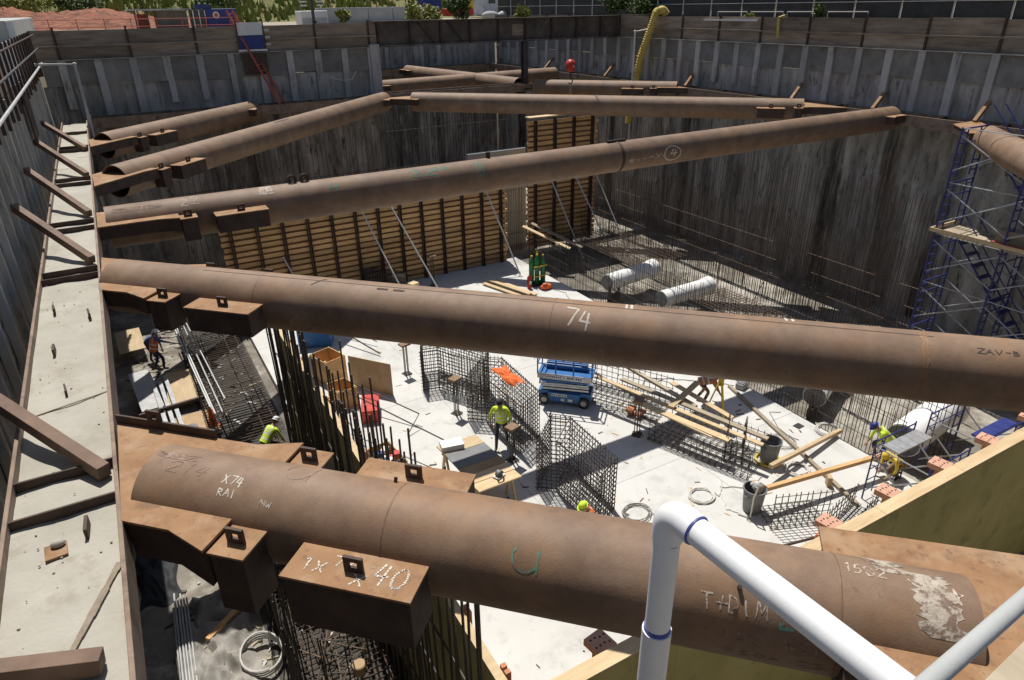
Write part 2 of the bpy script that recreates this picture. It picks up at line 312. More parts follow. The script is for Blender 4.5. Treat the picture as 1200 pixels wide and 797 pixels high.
# ------------------------------------------------------------------ retaining walls
def wall_map(axis, c, sgn):
    # returns f(u, out, z): u along the wall, out = distance towards the pit
    if axis == 'y': return lambda u, out, z: (c + sgn * out, u, z)
    return lambda u, out, z: (u, c + sgn * out, z)
def boxu(mb, f, u0, u1, o0, o1, z0, z1):
    P = [f(u, o, z) for z in (z0, z1) for o in (o0, o1) for u in (u0, u1)]
    mb.add(P, [(0, 2, 3, 1), (4, 5, 7, 6), (0, 1, 5, 4), (2, 6, 7, 3), (0, 4, 6, 2), (1, 3, 7, 5)])
def wave(u, z, k):
    return (.5 * math.sin(u * 2.1 + k) + .3 * math.sin(u * 5.3 + z * .9 + 2 * k) + .25 * math.sin(z * 2.3 + u * 1.7 + k) + .2 * math.sin(u * 11 + z * .35 * k))
def retaining_wall(label, axis, c, sgn, u0, u1, piles, boards=True, seed=1, ztop=11.62, loc=None, panels=True, rails=True, pw=.15):
    f = wall_map(axis, c, sgn)
    root = thing('retaining_wall', label, 'retaining wall', f((u0 + u1) / 2, 0, DIRT))
    rr = random.Random(seed)
    # lower rough face with secant pile scallops
    du, dz = .22, .42
    def grid(z0, z1, amp, scal, off, nm, m):
        n = max(2, int((u1 - u0) / du)); k = max(2, int((z1 - z0) / dz)); vs = []
        for j in range(k + 1):
            z = z0 + (z1 - z0) * j / k
            for i in range(n + 1):
                u = u0 + (u1 - u0) * i / n
                ph = (u / .92) % 1.0
                sc = scal * math.sqrt(max(0, 1 - (2 * ph - 1) ** 2))
                o = off + sc + amp * wave(u, z, seed) + rr.uniform(-.8, .8) * amp
                vs.append(f(u, o, z))
        fs = [(j * (n + 1) + i, j * (n + 1) + i + 1, (j + 1) * (n + 1) + i + 1, (j + 1) * (n + 1) + i) for j in range(k) for i in range(n)]
        part(nm, MB().add(vs, fs), m, root, smooth=True)
    grid(DIRT, 7.62 if pw > .1 else 4.5, .075, .24, -.30, 'lower_face', 'wallrough')
    grid(7.62 if pw > .1 else 4.5, 9.44 if panels else ztop - .1, .045, .03, -.08, 'upper_face', 'wallcut')
    ps = [p for p in piles if u0 <= p <= u1]
    for p in ps:
        w = pw + rr.uniform(-.015, .015); b = MB(); lo = rr.choice([7.7, 7.7, 8.5]) if panels else (7.7 if pw > .1 else 4.0)
        boxu(b, f, p - w, p + w, -.05, .13 if pw > .1 else .075, lo, 10.47); part('pile', b, 'pile', root, bevel=.012)
    edges = [u0] + ps + [u1]
    for i in range(len(edges) - 1):
        a, b_ = edges[i] + .152, edges[i + 1] - .152
        if b_ - a < .15: continue
        if panels:
            b = MB(); zl = 9.43 + rr.uniform(-.07, .06); boxu(b, f, a, b_, -.06, .035 + rr.uniform(-.015, .015), zl, 10.44)
            part('concrete_panel', b, 'panel', root, bevel=.01)
    if boards:
        st = ps[::2]; e2 = [u0] + st + [u1]
        for i in range(len(e2) - 1):
            a, b_ = e2[i], e2[i + 1]
            if b_ - a < .1: continue
            zm = 11.02 + rr.uniform(-.03, .03)
            for z0, z1 in ((10.475, zm - .006), (zm + .006, ztop + rr.uniform(-.03, .02))):
                b = MB(); oo = rr.uniform(-.012, .012); boxu(b, f, a + .008, b_ - .008, -.02 + oo, .03 + oo, z0, z1); part('timber_board', b, 'lagwood', root)
        for p in st:
            b = MB(); boxu(b, f, p - .04, p + .04, .05, .11, 10.3, ztop + .12); part('steel_post', b, 'rustshade', root)
        if rails:
            b = MB(); boxu(b, f, u0 + .05, u1 - .05, .112, .145, 10.98, 11.03); part('rail', b, 'lagwood', root)
            b = MB(); boxu(b, f, u0 + .05, u1 - .05, .046, .20, 10.452, 10.474); part('ledge', b, 'pile', root)
    return root, f

rp = [13.0 + 1.37 * k for k in range(-9, 29)]
rw, rf = retaining_wall('tall dark retaining wall with streaked piles behind the blue scaffold tower', 'y', 28.4, -1, -.6, 52.2, rp, seed=3)
bpiles = [-1.1 + 1.36 * k for k in range(0, 11)]
bw, bf = retaining_wall('retaining wall with grey piles under the blue container, red ladder leaning on it', 'x', 36.5, -1, -2.0, 12.9, bpiles, seed=5)
b = MB(); bf2 = wall_map('x', 36.5, -1); boxu(b, bf2, 12.45, 12.95, -.3, .25, 7.6, 10.6); part('corner_pile', b, 'pile', bw, bevel=.02)
rc, _ = retaining_wall('bluish grey concrete wall under the long girder, at the end of the recess', 'x', 52.1, -1, 12.9, 28.3, [13.5 + 1.4 * k for k in range(11)], boards=False, seed=8, ztop=11.3, panels=False)
rs, _ = retaining_wall('side wall of the recess, hidden behind the corner pile', 'y', 12.95, 1, 36.6, 52.0, [37.5 + 1.4 * k for k in range(10)], boards=False, seed=9, ztop=11.3, panels=False)
lw, lf = retaining_wall('rough retaining wall with diagonal light ribs beside the grout filled ledge', 'y', -2.05, 1, -.6, 36.3, [-.3 + 1.05 * k for k in range(36)], seed=11, boards=False, panels=False, ztop=10.9, pw=.055)
nw, _ = retaining_wall('near retaining wall below the camera', 'x', -.62, 1, -2.0, 28.3, [0 + 1.37 * k for k in range(20)], boards=False, seed=13, ztop=11.2, panels=False)
# left wall: upper guard with posts and pipe rails, pale backing boards
for k in range(30):
    y = .6 + 1.25 * k; b = MB(); boxu(b, lf, y - .04, y + .04, .10, .17, 9.9 + rnd(-.1, .1), 11.62); part('steel_post', b, 'rustshade', lw)
b = MB(); b.tube((-1.76, -.5, 10.98), (-1.76, 36, 10.98), .03, 8); part('pipe_rail', b, 'steelpost', lw, smooth=True)
b = MB(); b.tube((-1.77, -.5, 10.42), (-1.77, 36, 10.42), .04, 8); part('pipe_rail', b, 'greymid', lw, smooth=True)
b = MB(); b.tube((-1.77, -.5, 11.5), (-1.77, 36, 11.5), .025, 6); part('pipe_rail', b, 'rustshade', lw, smooth=True)
for k in range(14):
    y = -.4 + 2.6 * k; b = MB(); boxu(b, lf, y, y + 2.55, -.02, .03, 10.5, 11.55)
    part('backing_board', b, 'white' if k % 3 == 1 else ('greymid' if k % 3 == 0 else 'lagwood'), lw)
b = MB(); boxu(b, lf, 24.2, 25.6, .15, .2, 9.0, 10.2); part('rusty_plate', b, 'rustshade', lw)

# ------------------------------------------------------------------ walers
def waler(label, axis, front, sgn, u0, u1, stiff, kickers, fill=True, back=.94, up=.2, grp='walers welded round the pit wall'):
    # front flange plane coordinate 'front'; sgn = direction from front flange to the wall
    f = (lambda u, o, z: (front + sgn * o, u, z + up)) if axis == 'y' else (lambda u, o, z: (u, front + sgn * o, z + up))
    root = thing('waler_beam', label, 'waler', f((u0 + u1) / 2, back / 2, 7.58), grp)
    for o0, o1 in ((0, .04), (back - .04, back)):
        b = MB(); boxu(b, f, u0, u1, o0, o1, 7.58, WZ); part('flange', b, 'walersteel', root, bevel=.006)
    b = MB(); boxu(b, f, u0, u1, .041, back - .041, 7.77, 7.80); part('web', b, 'rustshade', root)
    if fill:
        n = int((u1 - u0) / .12); m = 8; vs = []; rr = random.Random(2)
        for j in range(n + 1):
            u = u0 + (u1 - u0) * j / n
            for i in range(m + 1):
                o = .042 + (back - .084) * i / m
                vs.append(f(u, o, 7.885 + .008 * math.sin(u * 3 + o * 9) + rr.uniform(-.004, .004)))
        part('grout_fill', MB().add(vs, [(j * (m + 1) + i, j * (m + 1) + i + 1, (j + 1) * (m + 1) + i + 1, (j + 1) * (m + 1) + i) for j in range(n) for i in range(m)]), 'grout', root, smooth=True)
    for s in stiff:
        b = MB(); boxu(b, f, s - .012, s + .012, .041, back - .041, 7.79, 7.99); part('stiffener', b, 'rustshade', root)
    for (ua, oa, za, ub, ob, zb) in kickers:
        b = MB(); b.bar(f(ua, oa, za), f(ub, ob, zb), .13, .15); part('kicker_brace', b, 'rustend' if sgn > 0 else 'brace', root, bevel=.006)
    return root, f
wl, wlf = waler('rust brown waler filled with dusty grout along the left wall', 'y', -.705, -1, -.2, 34.9,
    [6.43, 7.07, 13.5, 13.9, 16.9, 17.5, 21.8, 22.5, 27.5, 28.2, 31.7, 2.1], [(8.8, 1.25, 8.3, 6.85, .12, 7.98), (16.2, 1.25, 8.7, 14.3, .12, 7.98), (20.2, 1.25, 8.7, 18.0, .12, 7.98), (24.8, 1.25, 8.7, 22.7, .12, 7.98), (29.2, 1.25, 8.7, 27.4, .12, 7.98), (4.66, 1.28, 8.12, 4.36, .2, 7.98)])
g = MB()
for a, bb in (((-1.29, 4.24), (-.765, 5.48)), ): 
    n = 14
    for i in range(n):
        t0, t1 = i / n, (i + 1) / n
        p = (a[0] + (bb[0] - a[0]) * t0, a[1] + (bb[1] - a[1]) * t0); q = (a[0] + (bb[0] - a[0]) * t1, a[1] + (bb[1] - a[1]) * t1)
        g.bar((p[0], p[1], 8.098), (q[0], q[1], 8.098), .05 + rnd(-.012, .012), .012)
g.bar((-1.54, 8.6, 8.098), (-.765, 8.82, 8.098), .02, .01)
part('grout_crack', g, 'crack', wl)
for x, y, z, w in ((-1.05, 6.35, 7.95, .03), (-1.42, 10.9, 7.94, .03), (-.95, 12.1, 7.95, .03), (-1.45, 12.6, 7.95, .03), (-1.25, 9.5, 7.92, .02)):
    b = MB(); b.bar((x * .953, y * .953 - .1, z + .2), (x * .953 + rnd(-.03, .03), y * .953 + .12, z + .2), w, .1); part('tie_stub', b, 'rustshade', wl)
b = MB(); b.box((-1.24, 5.91, 8.103), (.17, .2, .02), .08); part('patch_plate', b, 'rustend', wl)
b = MB(); b.ell((-1.22, 5.96, 8.14), (.06, .04, .035)); part('rubble_lump', b, 'grout', wl)
b = MB()
for _ in range(70):
    x, y = rnd(-1.55, -.77), rnd(3.0, 15); s = rnd(.004, .014); b.ell((x, y, 8.095), (s, s, s * .7), 6, 4)
tag(mesh_obj('grout_gravel', b, 'grout'), 'small gravel crumbs strewn over the grout filled ledge', None, None, 'stuff')
wr, wrf = waler('dark steel waler along the tall dark wall behind the scaffold tower', 'y', 27.3, 1, 0, 51.8,
    [4 + 2.3 * k for k in range(20)], [(29.3, .2, 8.02, 29.6, 1.05, 8.62), (22.3, .2, 8.02, 22.5, 1.05, 8.66), (18.2, .2, 8.02, 18.35, 1.05, 8.6), (14.1, .2, 8.02, 14.2, 1.05, 8.64), (36.5, .2, 8.02, 36.7, 1.05, 8.7), (43.5, .2, 8.02, 43.7, 1.05, 8.7)], fill=False)
wb, wbf = waler('dark waler below the wall with the red ladder', 'x', 35.25, 1, -.7, 13.1, [1 + 1.6 * k for k in range(8)], [], fill=False)
wc, wcf = waler('thin lit waler at the end wall of the recess', 'x', 51.0, 1, 13.0, 27.2, [14 + 2 * k for k in range(7)], [], fill=False)
wi, wif = waler('dark waler crossing the mouth of the recess under the black post', 'x', 36.0, 1, 13.15, 22.0, [14 + 1.8 * k for k in range(5)], [], fill=False)
wn, wnf = waler('near waler carrying the rusty end plate of the nearest strut', 'x', .35, -1, -.6, 27.2, [1 + 2 * k for k in range(13)], [], fill=False)

# ------------------------------------------------------------------ pipe struts
CIRC = [(.5 + .48 * math.sin(.42 * k), .5 + .5 * math.cos(.42 * k)) for k in range(16)]
FONT = {'0': [CIRC], '1': [[(.3, .8), (.55, 1), (.55, 0)]], '2': [[(0, .75), (.3, 1), (.8, .95), (.9, .65), (.1, .05), (1, 0)]],
 '4': [[(.35, 1), (0, .4), (.95, .45)], [(.7, .95), (.62, 0)]], '5': [[(.9, 1), (.2, 1), (.1, .55), (.6, .6), (.9, .3), (.6, 0), (.05, .05)]], '7': [[(0, .95), (1, 1), (.45, 0)]], '8': [[(.5, .5), (.1, .75), (.5, 1), (.9, .75), (.5, .5), (.05, .2), (.5, 0), (.95, .2), (.5, .5)]],
 'T': [[(0, 1), (1, .95)], [(.5, .98), (.45, 0)]], 'D': [[(.1, 0), (.1, 1), (.7, .85), (.95, .5), (.7, .1), (.1, 0)]], 'I': [[(.5, 0), (.5, 1)]], 'M': [[(0, 0), (.15, 1), (.5, .35), (.9, 1), (1, 0)]], 'A': [[(0, 0), (.5, 1), (1, 0)], [(.2, .38), (.8, .38)]],
 'W': [[(0, 1), (.25, 0), (.5, .6), (.75, 0), (1, 1)]], 'E': [[(.9, 1), (.1, 1), (.1, 0), (.9, 0)], [(.1, .5), (.75, .5)]], 'L': [[(.1, 1), (.1, 0), (.9, 0)]], 'S': [[(.95, .85), (.5, 1), (.1, .8), (.5, .5), (.9, .25), (.5, 0), (.05, .15)]], 'O': [CIRC],
 'X': [[(0, 0), (1, 1)], [(0, 1), (1, 0)]], 'F': [[(.1, 0), (.1, 1), (.9, 1)], [(.1, .55), (.7, .55)]], 'R': [[(.1, 0), (.1, 1), (.8, .85), (.75, .55), (.1, .5), (.9, 0)]], 'K': [[(.1, 0), (.1, 1)], [(.9, 1), (.1, .5), (.9, 0)]], '+': [[(0, .5), (1, .5)], [(.5, .9), (.5, .1)]], 'Z': [[(0, 1), (1, 1), (0, 0), (1, 0)]],
 'V': [[(0, 1), (.5, 0), (1, 1)]], 'B': [[(.1, 0), (.1, 1), (.7, .9), (.7, .6), (.1, .52), (.85, .4), (.8, .1), (.1, 0)]], 'N': [[(0, 0), (0, 1), (.9, 0), (.9, 1)]], '"': [[(.3, 1), (.25, .6)], [(.7, 1), (.65, .6)]], '-': [[(.1, .5), (.9, .5)]], '*': [[(.5, 1), (.3, 0), (1, .65), (0, .6), (.75, 0), (.5, 1)]],
 'Q': [CIRC[3:14], [(.95, 0), (1, .9)]], ' ': [], 'o': [CIRC], 'P': [[(.1, 0), (.1, 1), (.85, .8), (.1, .45)]]}
def strokes(mb, F, text, u, v, w, h, pen, slant=0.0, gap=.3, tilt=0.0):
    # F(u, v) -> point, v grows DOWN the surface; text reads along +u
    for i, ch in enumerate(text):
        jx, jy, js, jr = rnd(-.08, .08) * w, rnd(-.1, .1) * h, rnd(.85, 1.15), rnd(-.15, .15)
        for pl in FONT.get(ch, []):
            pts = []
            for k in range(len(pl) - 1):
                n = max(2, int(math.dist(pl[k], pl[k + 1]) * h / .03))
                for q in range(n): t = q / n; pts.append((pl[k][0] + (pl[k + 1][0] - pl[k][0]) * t, pl[k][1] + (pl[k + 1][1] - pl[k][1]) * t))
            pts.append(pl[-1])
            U = [(u + jx + (i * (1 + gap) + x * js) * w + (slant + jr) * y * h + rnd(-.004, .004), v + jy - y * h * js + tilt * (i * (1 + gap) + x) * w + rnd(-.003, .003)) for x, y in pts]
            for k in range(len(U) - 1):
                a, b = U[k], U[k + 1]; dx, dy = b[0] - a[0], b[1] - a[1]; l = math.hypot(dx, dy) or 1
                p = pen * rnd(.35, .6); nx_, ny_ = -dy / l * p, dx / l * p
                ex, ey = dx / l * pen * .15, dy / l * pen * .15
                mb.quad(F(a[0] - nx_ - ex, a[1] - ny_ - ey), F(b[0] - nx_ + ex, b[1] - ny_ + ey), F(b[0] + nx_ + ex, b[1] + ny_ + ey), F(a[0] + nx_ - ex, a[1] + ny_ - ey))
class Strut:
    def __init__(s, label, P0, P1, r=.457, zc=WZ, seams=(), cut0=.15, cut1=None):
        s.P0 = Vector((P0[0], P0[1], zc)); d = Vector((P1[0] - P0[0], P1[1] - P0[1], 0)); s.len = d.length; s.d = d.normalized()
        s.n = Vector((s.d.y, -s.d.x, 0)); s.r = r; s.dep = .28
        m = s.P0 + s.d * s.len / 2
        s.root = thing('pipe_strut', label, 'strut', (m.x, m.y, zc - r), 'pipe struts bracing the pit')
        n = 56; c1 = s.len if cut1 is None else cut1; vs = []; fs = []
        rings = [cut0, cut0 + .02] + [cut0 + (c1 - cut0) * i / 24 for i in range(1, 25)]
        for q, sp in enumerate(rings):
            for k in range(n):
                t = 2 * math.pi * k / n; vs.append(s.W(sp, r * math.sin(t), r * math.cos(t)))
        m_ = len(rings)
        fs = [(i * n + k, (i + 1) * n + k, (i + 1) * n + (k + 1) % n, i * n + (k + 1) % n) for i in range(m_ - 1) for k in range(n)]
        b = MB().add(vs, fs); o = len(vs); vi = [s.W(sp, (r - .03) * math.sin(2 * math.pi * k / n), (r - .03) * math.cos(2 * math.pi * k / n)) for sp in (cut0, cut0 + .5, c1 - .5, c1) for k in range(n)]
        fi = [(k, (k + 1) % n, n + (k + 1) % n, n + k) for k in range(n)] + [(2 * n + k, 2 * n + (k + 1) % n, 3 * n + (k + 1) % n, 3 * n + k) for k in range(n)]
        b.add(vi, fi)
        L = (m_ - 1) * n
        b.f += [(k, (k + 1) % n, o + (k + 1) % n, o + k) for k in range(n)] + [(L + (k + 1) % n, L + k, o + 3 * n + k, o + 3 * n + (k + 1) % n) for k in range(n)]
        b.m += [0] * (2 * n)
        s.pipe = part('pipe', b, 'rust', s.root, smooth=True)
        for q in seams: s.ring(q, .009, .004)
    def W(s, sp, t, z): return s.P0 + s.d * sp + s.n * t + Vector((0, 0, z))
    def ring(s, q, w, h, m='weld', name='weld_seam'):
        n = 48; vs = [s.W(q + ds, (s.r + hh) * math.sin(2 * math.pi * k / n), (s.r + hh) * math.cos(2 * math.pi * k / n)) for ds, hh in ((-w, .0005), (-w * .5, h), (w * .5, h), (w, .0005)) for k in range(n)]
        part(name, MB().add(vs, [(i * n + k, (i + 1) * n + k, (i + 1) * n + (k + 1) % n, i * n + (k + 1) % n) for i in range(3) for k in range(n)]), m, s.root, smooth=True)
    def surf(s, u, v): a = v / s.r; return s.W(u, (s.r + .0025) * math.sin(a), (s.r + .0025) * math.cos(a))
    def write(s, text, u, v, w, h, pen=.018, m='chalk', **k):
        b = MB(); strokes(b, s.surf, text, u, v, w, h, pen, **k); part('chalk_marking', b, m, s.root)
    def patch(s, u0, u1, v0, v1, m, name='scraped_patch', ragged=.05, skew=0):
        b = MB(); n = 22; k = 10
        vs = []
        for i in range(n + 1):
            v = v0 + (v1 - v0) * i / n; a = u0 + skew * (i / n) + rnd(-ragged, ragged); c = u1 + skew * (i / n) + rnd(-ragged, ragged)
            for j in range(k + 1): vs.append(s.surf(a + (c - a) * j / k, v))
        part(name, b.add(vs, [(i * (k + 1) + j, i * (k + 1) + j + 1, (i + 1) * (k + 1) + j + 1, (i + 1) * (k + 1) + j) for i in range(n) for j in range(k)]), m, s.root)
    def pts(s, poly): return [tuple((s.W(a, b, 0)).xy) for a, b in poly]
    def lug(s, sp, t, par, z, sc=1.0):
        b = MB(); w, h, th = .085 * sc, .15 * sc, .015
        rot = Matrix((s.d, s.n, Vector((0, 0, 1)))).transposed()
        c = s.W(sp, t, z)
        for dx, dz, sx, sz in ((-.062, .075, .046, .15), (.062, .075, .046, .15), (0, .022, .08, .045), (0, .128, .08, .045)):
            b.box(c + rot @ Vector((dx * sc, 0, dz * sc)), (sx * sc, th * 2, sz * sc), rot=rot)
        part('lifting_lug', b, 'rustshade', par)
    def bracket(s, s0, s1, t0, t1, dep=.5, zt=.0, label=None, m='rustend', lug=True):
        b = MB(); b.prism(s.pts([(s0, t0), (s1, t0), (s1, t1), (s0, t1)]), s.P0.z - dep, s.P0.z + zt - .026)
        o = part('jack_bracket', b, 'rustshade', s.root, bevel=.008)  # bracket sides: shade painted in by the darker steel
        b = MB(); b.prism(s.pts([(s0 - .02, t0), (s1 + .015, t0), (s1 + .015, t1 + (.02 if t1 > 0 else -.02)), (s0 - .02, t1 + (.02 if t1 > 0 else -.02))]), s.P0.z + zt - .025, s.P0.z + zt)
        o2 = part('top_plate', b, m, o, bevel=.005)
        if lug: s.lug((s0 + s1) / 2, t0 * .45 + t1 * .55, o, zt)
        return o
    def haunch(s, m, s1=1.6, flip=False, jacks=True, w=.64, wf=.79, name='haunch', up=.22):
        # m: slope of the wale cut line s = m * t.  flip: from the far end
        q = (lambda sp: s.len - sp) if flip else (lambda sp: sp)
        poly = [(m * -w + .02, -w), (s1 * .72, -w), (s1, -wf), (s1, wf), (s1 * .72, w), (m * w + .02, w)]
        P = s.pts([(q(a), b) for a, b in poly])
        b = MB(); b.prism(P, s.P0.z - s.dep + .02 + up - .05, s.P0.z - .045 + up); o = part(name, b, 'rustshade', s.root)  # haunch sides get the darker steel as painted shade
        ins = [(m * -(w + .0) + .012, -w - .03), (s1 * .72, -w - .03), (s1 + .01, -wf - .03), (s1 + .01, wf + .03), (s1 * .72, w + .03), (m * w + .012, w + .03)]
        b = MB(); b.prism(s.pts([(q(a), c) for a, c in ins]), s.P0.z - .044 + up, s.P0.z - .014 + up); part('haunch_plate', b, 'rustend', o, bevel=.004)
        if jacks:
            for sg in (-1, 1):
                a, c = sorted((q(s1 + .03), q(s1 + .36))); s.bracket(a, c, sg * .42, sg * .77, dep=s.dep + .08, zt=.16)
                a, c = sorted((q(s1 + .76), q(s1 + 1.89))); s.bracket(a, c, sg * .42, sg * .82, dep=s.dep, zt=.13)
        return o
SQ = 2 ** .5
def diag(label, sm, x1, **k): return Strut(label, (-.7, sm + .7), (x1, sm - x1), **k)
A = Strut('nearest thick pipe strut crossing in front, chalked 74 and add weld', (-.7, 6.85), (5.85, .30), seams=(3.05, 6.65), cut0=.52, cut1=7.57)
A.dep = .42; A.haunch(1)
b = MB(); b.prism(A.pts([(6.65, -.80), (9.2, -.86), (8.45, .0), (7.6, .72), (6.65, .66)]), WZ + .15, WZ + .188); o = part('haunch_plate', b, 'rustend', A.root, bevel=.004)
b = MB(); b.prism(A.pts([(6.7, -.74), (9.0, -.80), (8.2, .0), (7.5, .66), (6.7, .60)]), WZ - .35, WZ + .148); part('haunch', b, 'rustshade', A.root)
b = MB(); b.bar(A.W(-.62, -.67, .24), A.W(.66, -.67, .24), .025, .13); o = part('edge_plate', b, 'rustshade', A.root); A.lug(-.1, -.67, o, .28)
A.write('X74', 1.40, .20, .055, .09, .012, 'chalkbold', tilt=.1); A.write('RAI', 1.40, .32, .05, .07, .011, 'chalkbold')
A.write('214', .75, .18, .12, .12, .012, 'chalkfaint', slant=.3); A.write('MW', 1.85, .35, .05, .05, .01)
A.write('Q', 4.2, .50, .26, .24, .016, 'chalkgreen'); A.write('Q', 1.9, .02, .3, .3, .01, 'chalkfaint')
A.write('T+DIM', 5.68, .50, .078, .12, .012, gap=.25); A.write('ADD WEL', 5.84, .70, .085, .085, .011, 'chalkfaint'); A.write('45OX 25', 5.9, .88, .08, .07, .011, 'chalkfaint')
A.write('L', 6.24, .53, .1, .05, .03, 'chalkgreen'); A.write('1502', 6.68, .02, .06, .09, .011); A.write('*', 7.36, .13, .10, .12, .012)
A.patch(7.12, 7.38, -.10, .40, 'scrape', skew=.06); A.patch(6.9, 7.1, -.30, -.05, 'scrape', ragged=.07)
A.patch(.6, .95, -.05, .04, 'chalkfaint', name='chalk_smear', ragged=.1)
b = MB(); strokes(b, lambda u, v: A.W(u, v, .1335), '1X', 2.46, .72, .09, .12, .014); strokes(b, lambda u, v: A.W(u, v, .1335), '72', 2.72, .62, .085, .12, .012); strokes(b, lambda u, v: A.W(u, v, .1335), 'X', 2.95, .78, .09, .10, .014); strokes(b, lambda u, v: A.W(u, v, .1335), '40', 3.10, .74, .12, .22, .018); part('chalk_marking', b, 'chalkbold', A.root)
for u, v in ((5.94, .30), (5.92, .46), (2.95, -.2)):
    b = MB(); p = A.surf(u, v); nn = (p - A.W(u, 0, 0)).normalized(); b.tube(p - nn * .01, p + nn * .045, .018, 8); part('stud_bolt', b, 'rustshade', A.root)
Bm = diag('second pipe strut across the middle of the pit, chalked 74 with a white square', 12.65, 13.0, seams=(3.3, 8.1, 12.88), cut0=.35)
Bm.haunch(1)
Bm.write('74', 8.30, .44, .17, .30, .03, 'chalkbold', tilt=.2); Bm.write('"', 9.14, .30, .18, .42, .034, 'chalkbold'); Bm.write('"', 11.24, .20, .24, .36, .036, 'chalkbold')
b = MB(); n = 26
pts = [Bm.surf(4.12 + .22 * math.cos(2 * math.pi * k / n) * (1 if k < n / 2 else .8), .88 + .15 * math.sin(2 * math.pi * k / n)) for k in range(n)]
b.path(pts, .012, 5, True); part('chalk_marking', b, 'chalkfaint', Bm.root)
Bm.patch(8.78, 8.90, .74, .86, 'chalkfaint', name='chalk_square', ragged=.004); Bm.write('N', 8.81, .83, .06, .06, .012, 'chalkdark')
Bm.write('ZAV-B', 13.45, .27, .08, .07, .014, 'chalkdark', gap=.25); Bm.patch(12.84, 12.92, -.05, .75, 'rustend', name='rust_run', ragged=.015)
Bm.write('I', 4.22, .16, .06, .22, .025, 'chalkdark', tilt=0, slant=.7)
for u in (5.35, 5.62): Bm.patch(u, u + .18, .11, .15, 'chalkdark', name='slot', ragged=.004)
b = MB(); 
for i in range(60): b.quad(Bm.surf(2.2 + i * .18, .052), Bm.surf(2.2 + (i + 1) * .18, .052), Bm.surf(2.2 + (i + 1) * .18, .064), Bm.surf(2.2 + i * .18, .064))
part('long_seam', b, 'rustshade', Bm.root)
Cm = Strut('long straight pipe strut with green chalk 22 and a dark joint collar', (-.7, 17.2), (27.3, 17.2), seams=(2.2, 4.4, 19.8), cut0=.2)
Cm.haunch(0); Cm.ring(14.2, .06, .02, 'rustshade', 'collar'); Cm.haunch(0, flip=True, jacks=False, s1=1.0)
Cm.write('22', 7.3, .42, .28, .22, .035, 'chalkgreen', tilt=-.05); Cm.write('22', 7.9, .30, .2, .12, .03, 'chalkgreen'); Cm.write('4', 5.1, .48, .28, .24, .03, 'chalkgreen'); Cm.write('I2I', 9.1, .62, .09, .45, .03, 'chalkgreen')
Cm.write('22', 1.7, .34, .16, .22, .028, 'chalk'); Cm.patch(3.45, 3.78, .02, .34, 'chalk', name='chalk_patch', ragged=.03); Cm.patch(.5, 1.2, .16, .3, 'chalkfaint', name='chalk_smear', ragged=.2)
Cm.write('4', 16.05, .86, .3, .26, .035, 'chalkbold'); Cm.write('o', 15.85, .98, .75, .5, .035, 'chalkbold'); Cm.write('*---X-', 14.4, .86, .2, .16, .03); Cm.write('MXOVERX', 25.2, .62, .14, .16, .02, 'chalkfaint')
for u in (4.3, 4.6): 
    b = MB(); p = Cm.W(u, -.02, .457); b.path([p + Vector((.09 * math.cos(t), 0, .08 + .09 * math.sin(t))) for t in [2 * math.pi * k / 14 for k in range(14)]], .035, 6, True); part('ring_lug', b, 'rustshade', Cm.root)
b = MB(); p = Cm.W(9.75, -.05, .457); b.box(p + Vector((0, 0, .08)), (.1, .08, .16)); part('ring_lug', b, 'rustshade', Cm.root)
b = MB(); b.box(Cm.W(14.2, .02, .48), (.7, .05, .09)); part('splice_plate', b, 'rustshade', Cm.root)
Dm = Strut('fourth pipe strut, corner brace from the left ledge with an open dark end', (-.7, 21.7), (12.4, 34.8), seams=(5.2, 9.5, 13), cut0=.75); Dm.haunch(-1, s1=1.7, w=.56, wf=.66); Dm.haunch(1, flip=True, jacks=False, s1=1.0)
Dm.patch(8.6, 9.6, .1, .16, 'chalkdark', name='slot', ragged=.01)
Em = Strut('short farthest corner brace pipe by the end of the left ledge', (-.7, 28.4), (6.1, 35.2), seams=(4,), cut0=.6); Em.haunch(-1, s1=1.5, w=.56, wf=.66); Em.haunch(1, flip=True, jacks=False, s1=1.0)
Fm = Strut('pipe strut running from the corner pile to the dark wall under the red ball', (12.9, 34.5), (27.3, 20.1), seams=(6, 12), cut0=1.0, cut1=19.3); Fm.haunch(-1, jacks=False, s1=1.5); Fm.haunch(-1, flip=True, s1=1.1)
Gm = Strut('pale pipe strut end beside the top of the blue scaffold tower', (27.3, 14.3), (14.0, 1.0), seams=(3.4,), cut0=2.5); Gm.haunch(1, s1=2.5, jacks=False, w=.5, wf=.55)
Strut('far pipe strut in the recess running to the end wall corner', (20.0, 50.6), (21.6, 36.9), cut0=.2).haunch(0, jacks=False)
Strut('far level pipe strut across the recess behind the black post', (13.1, 40.6), (27.3, 41.9), cut0=.2).haunch(0, jacks=False)
Hm = Strut('short pipe strut from the black post to the dark wall below the yellow duct', (21.7, 35.6), (27.3, 29.7), cut0=.2); Hm.haunch(-1, flip=True, s1=1.0)


from mathutils import noise as mnoise

# ------------------------------------------------------------------ form walls round the new floor
def panel_lines(y0, y1, step):
    k = []; y = y0
    while y < y1 - .05: k.append((y, min(y + step, y1))); y += step
    return k
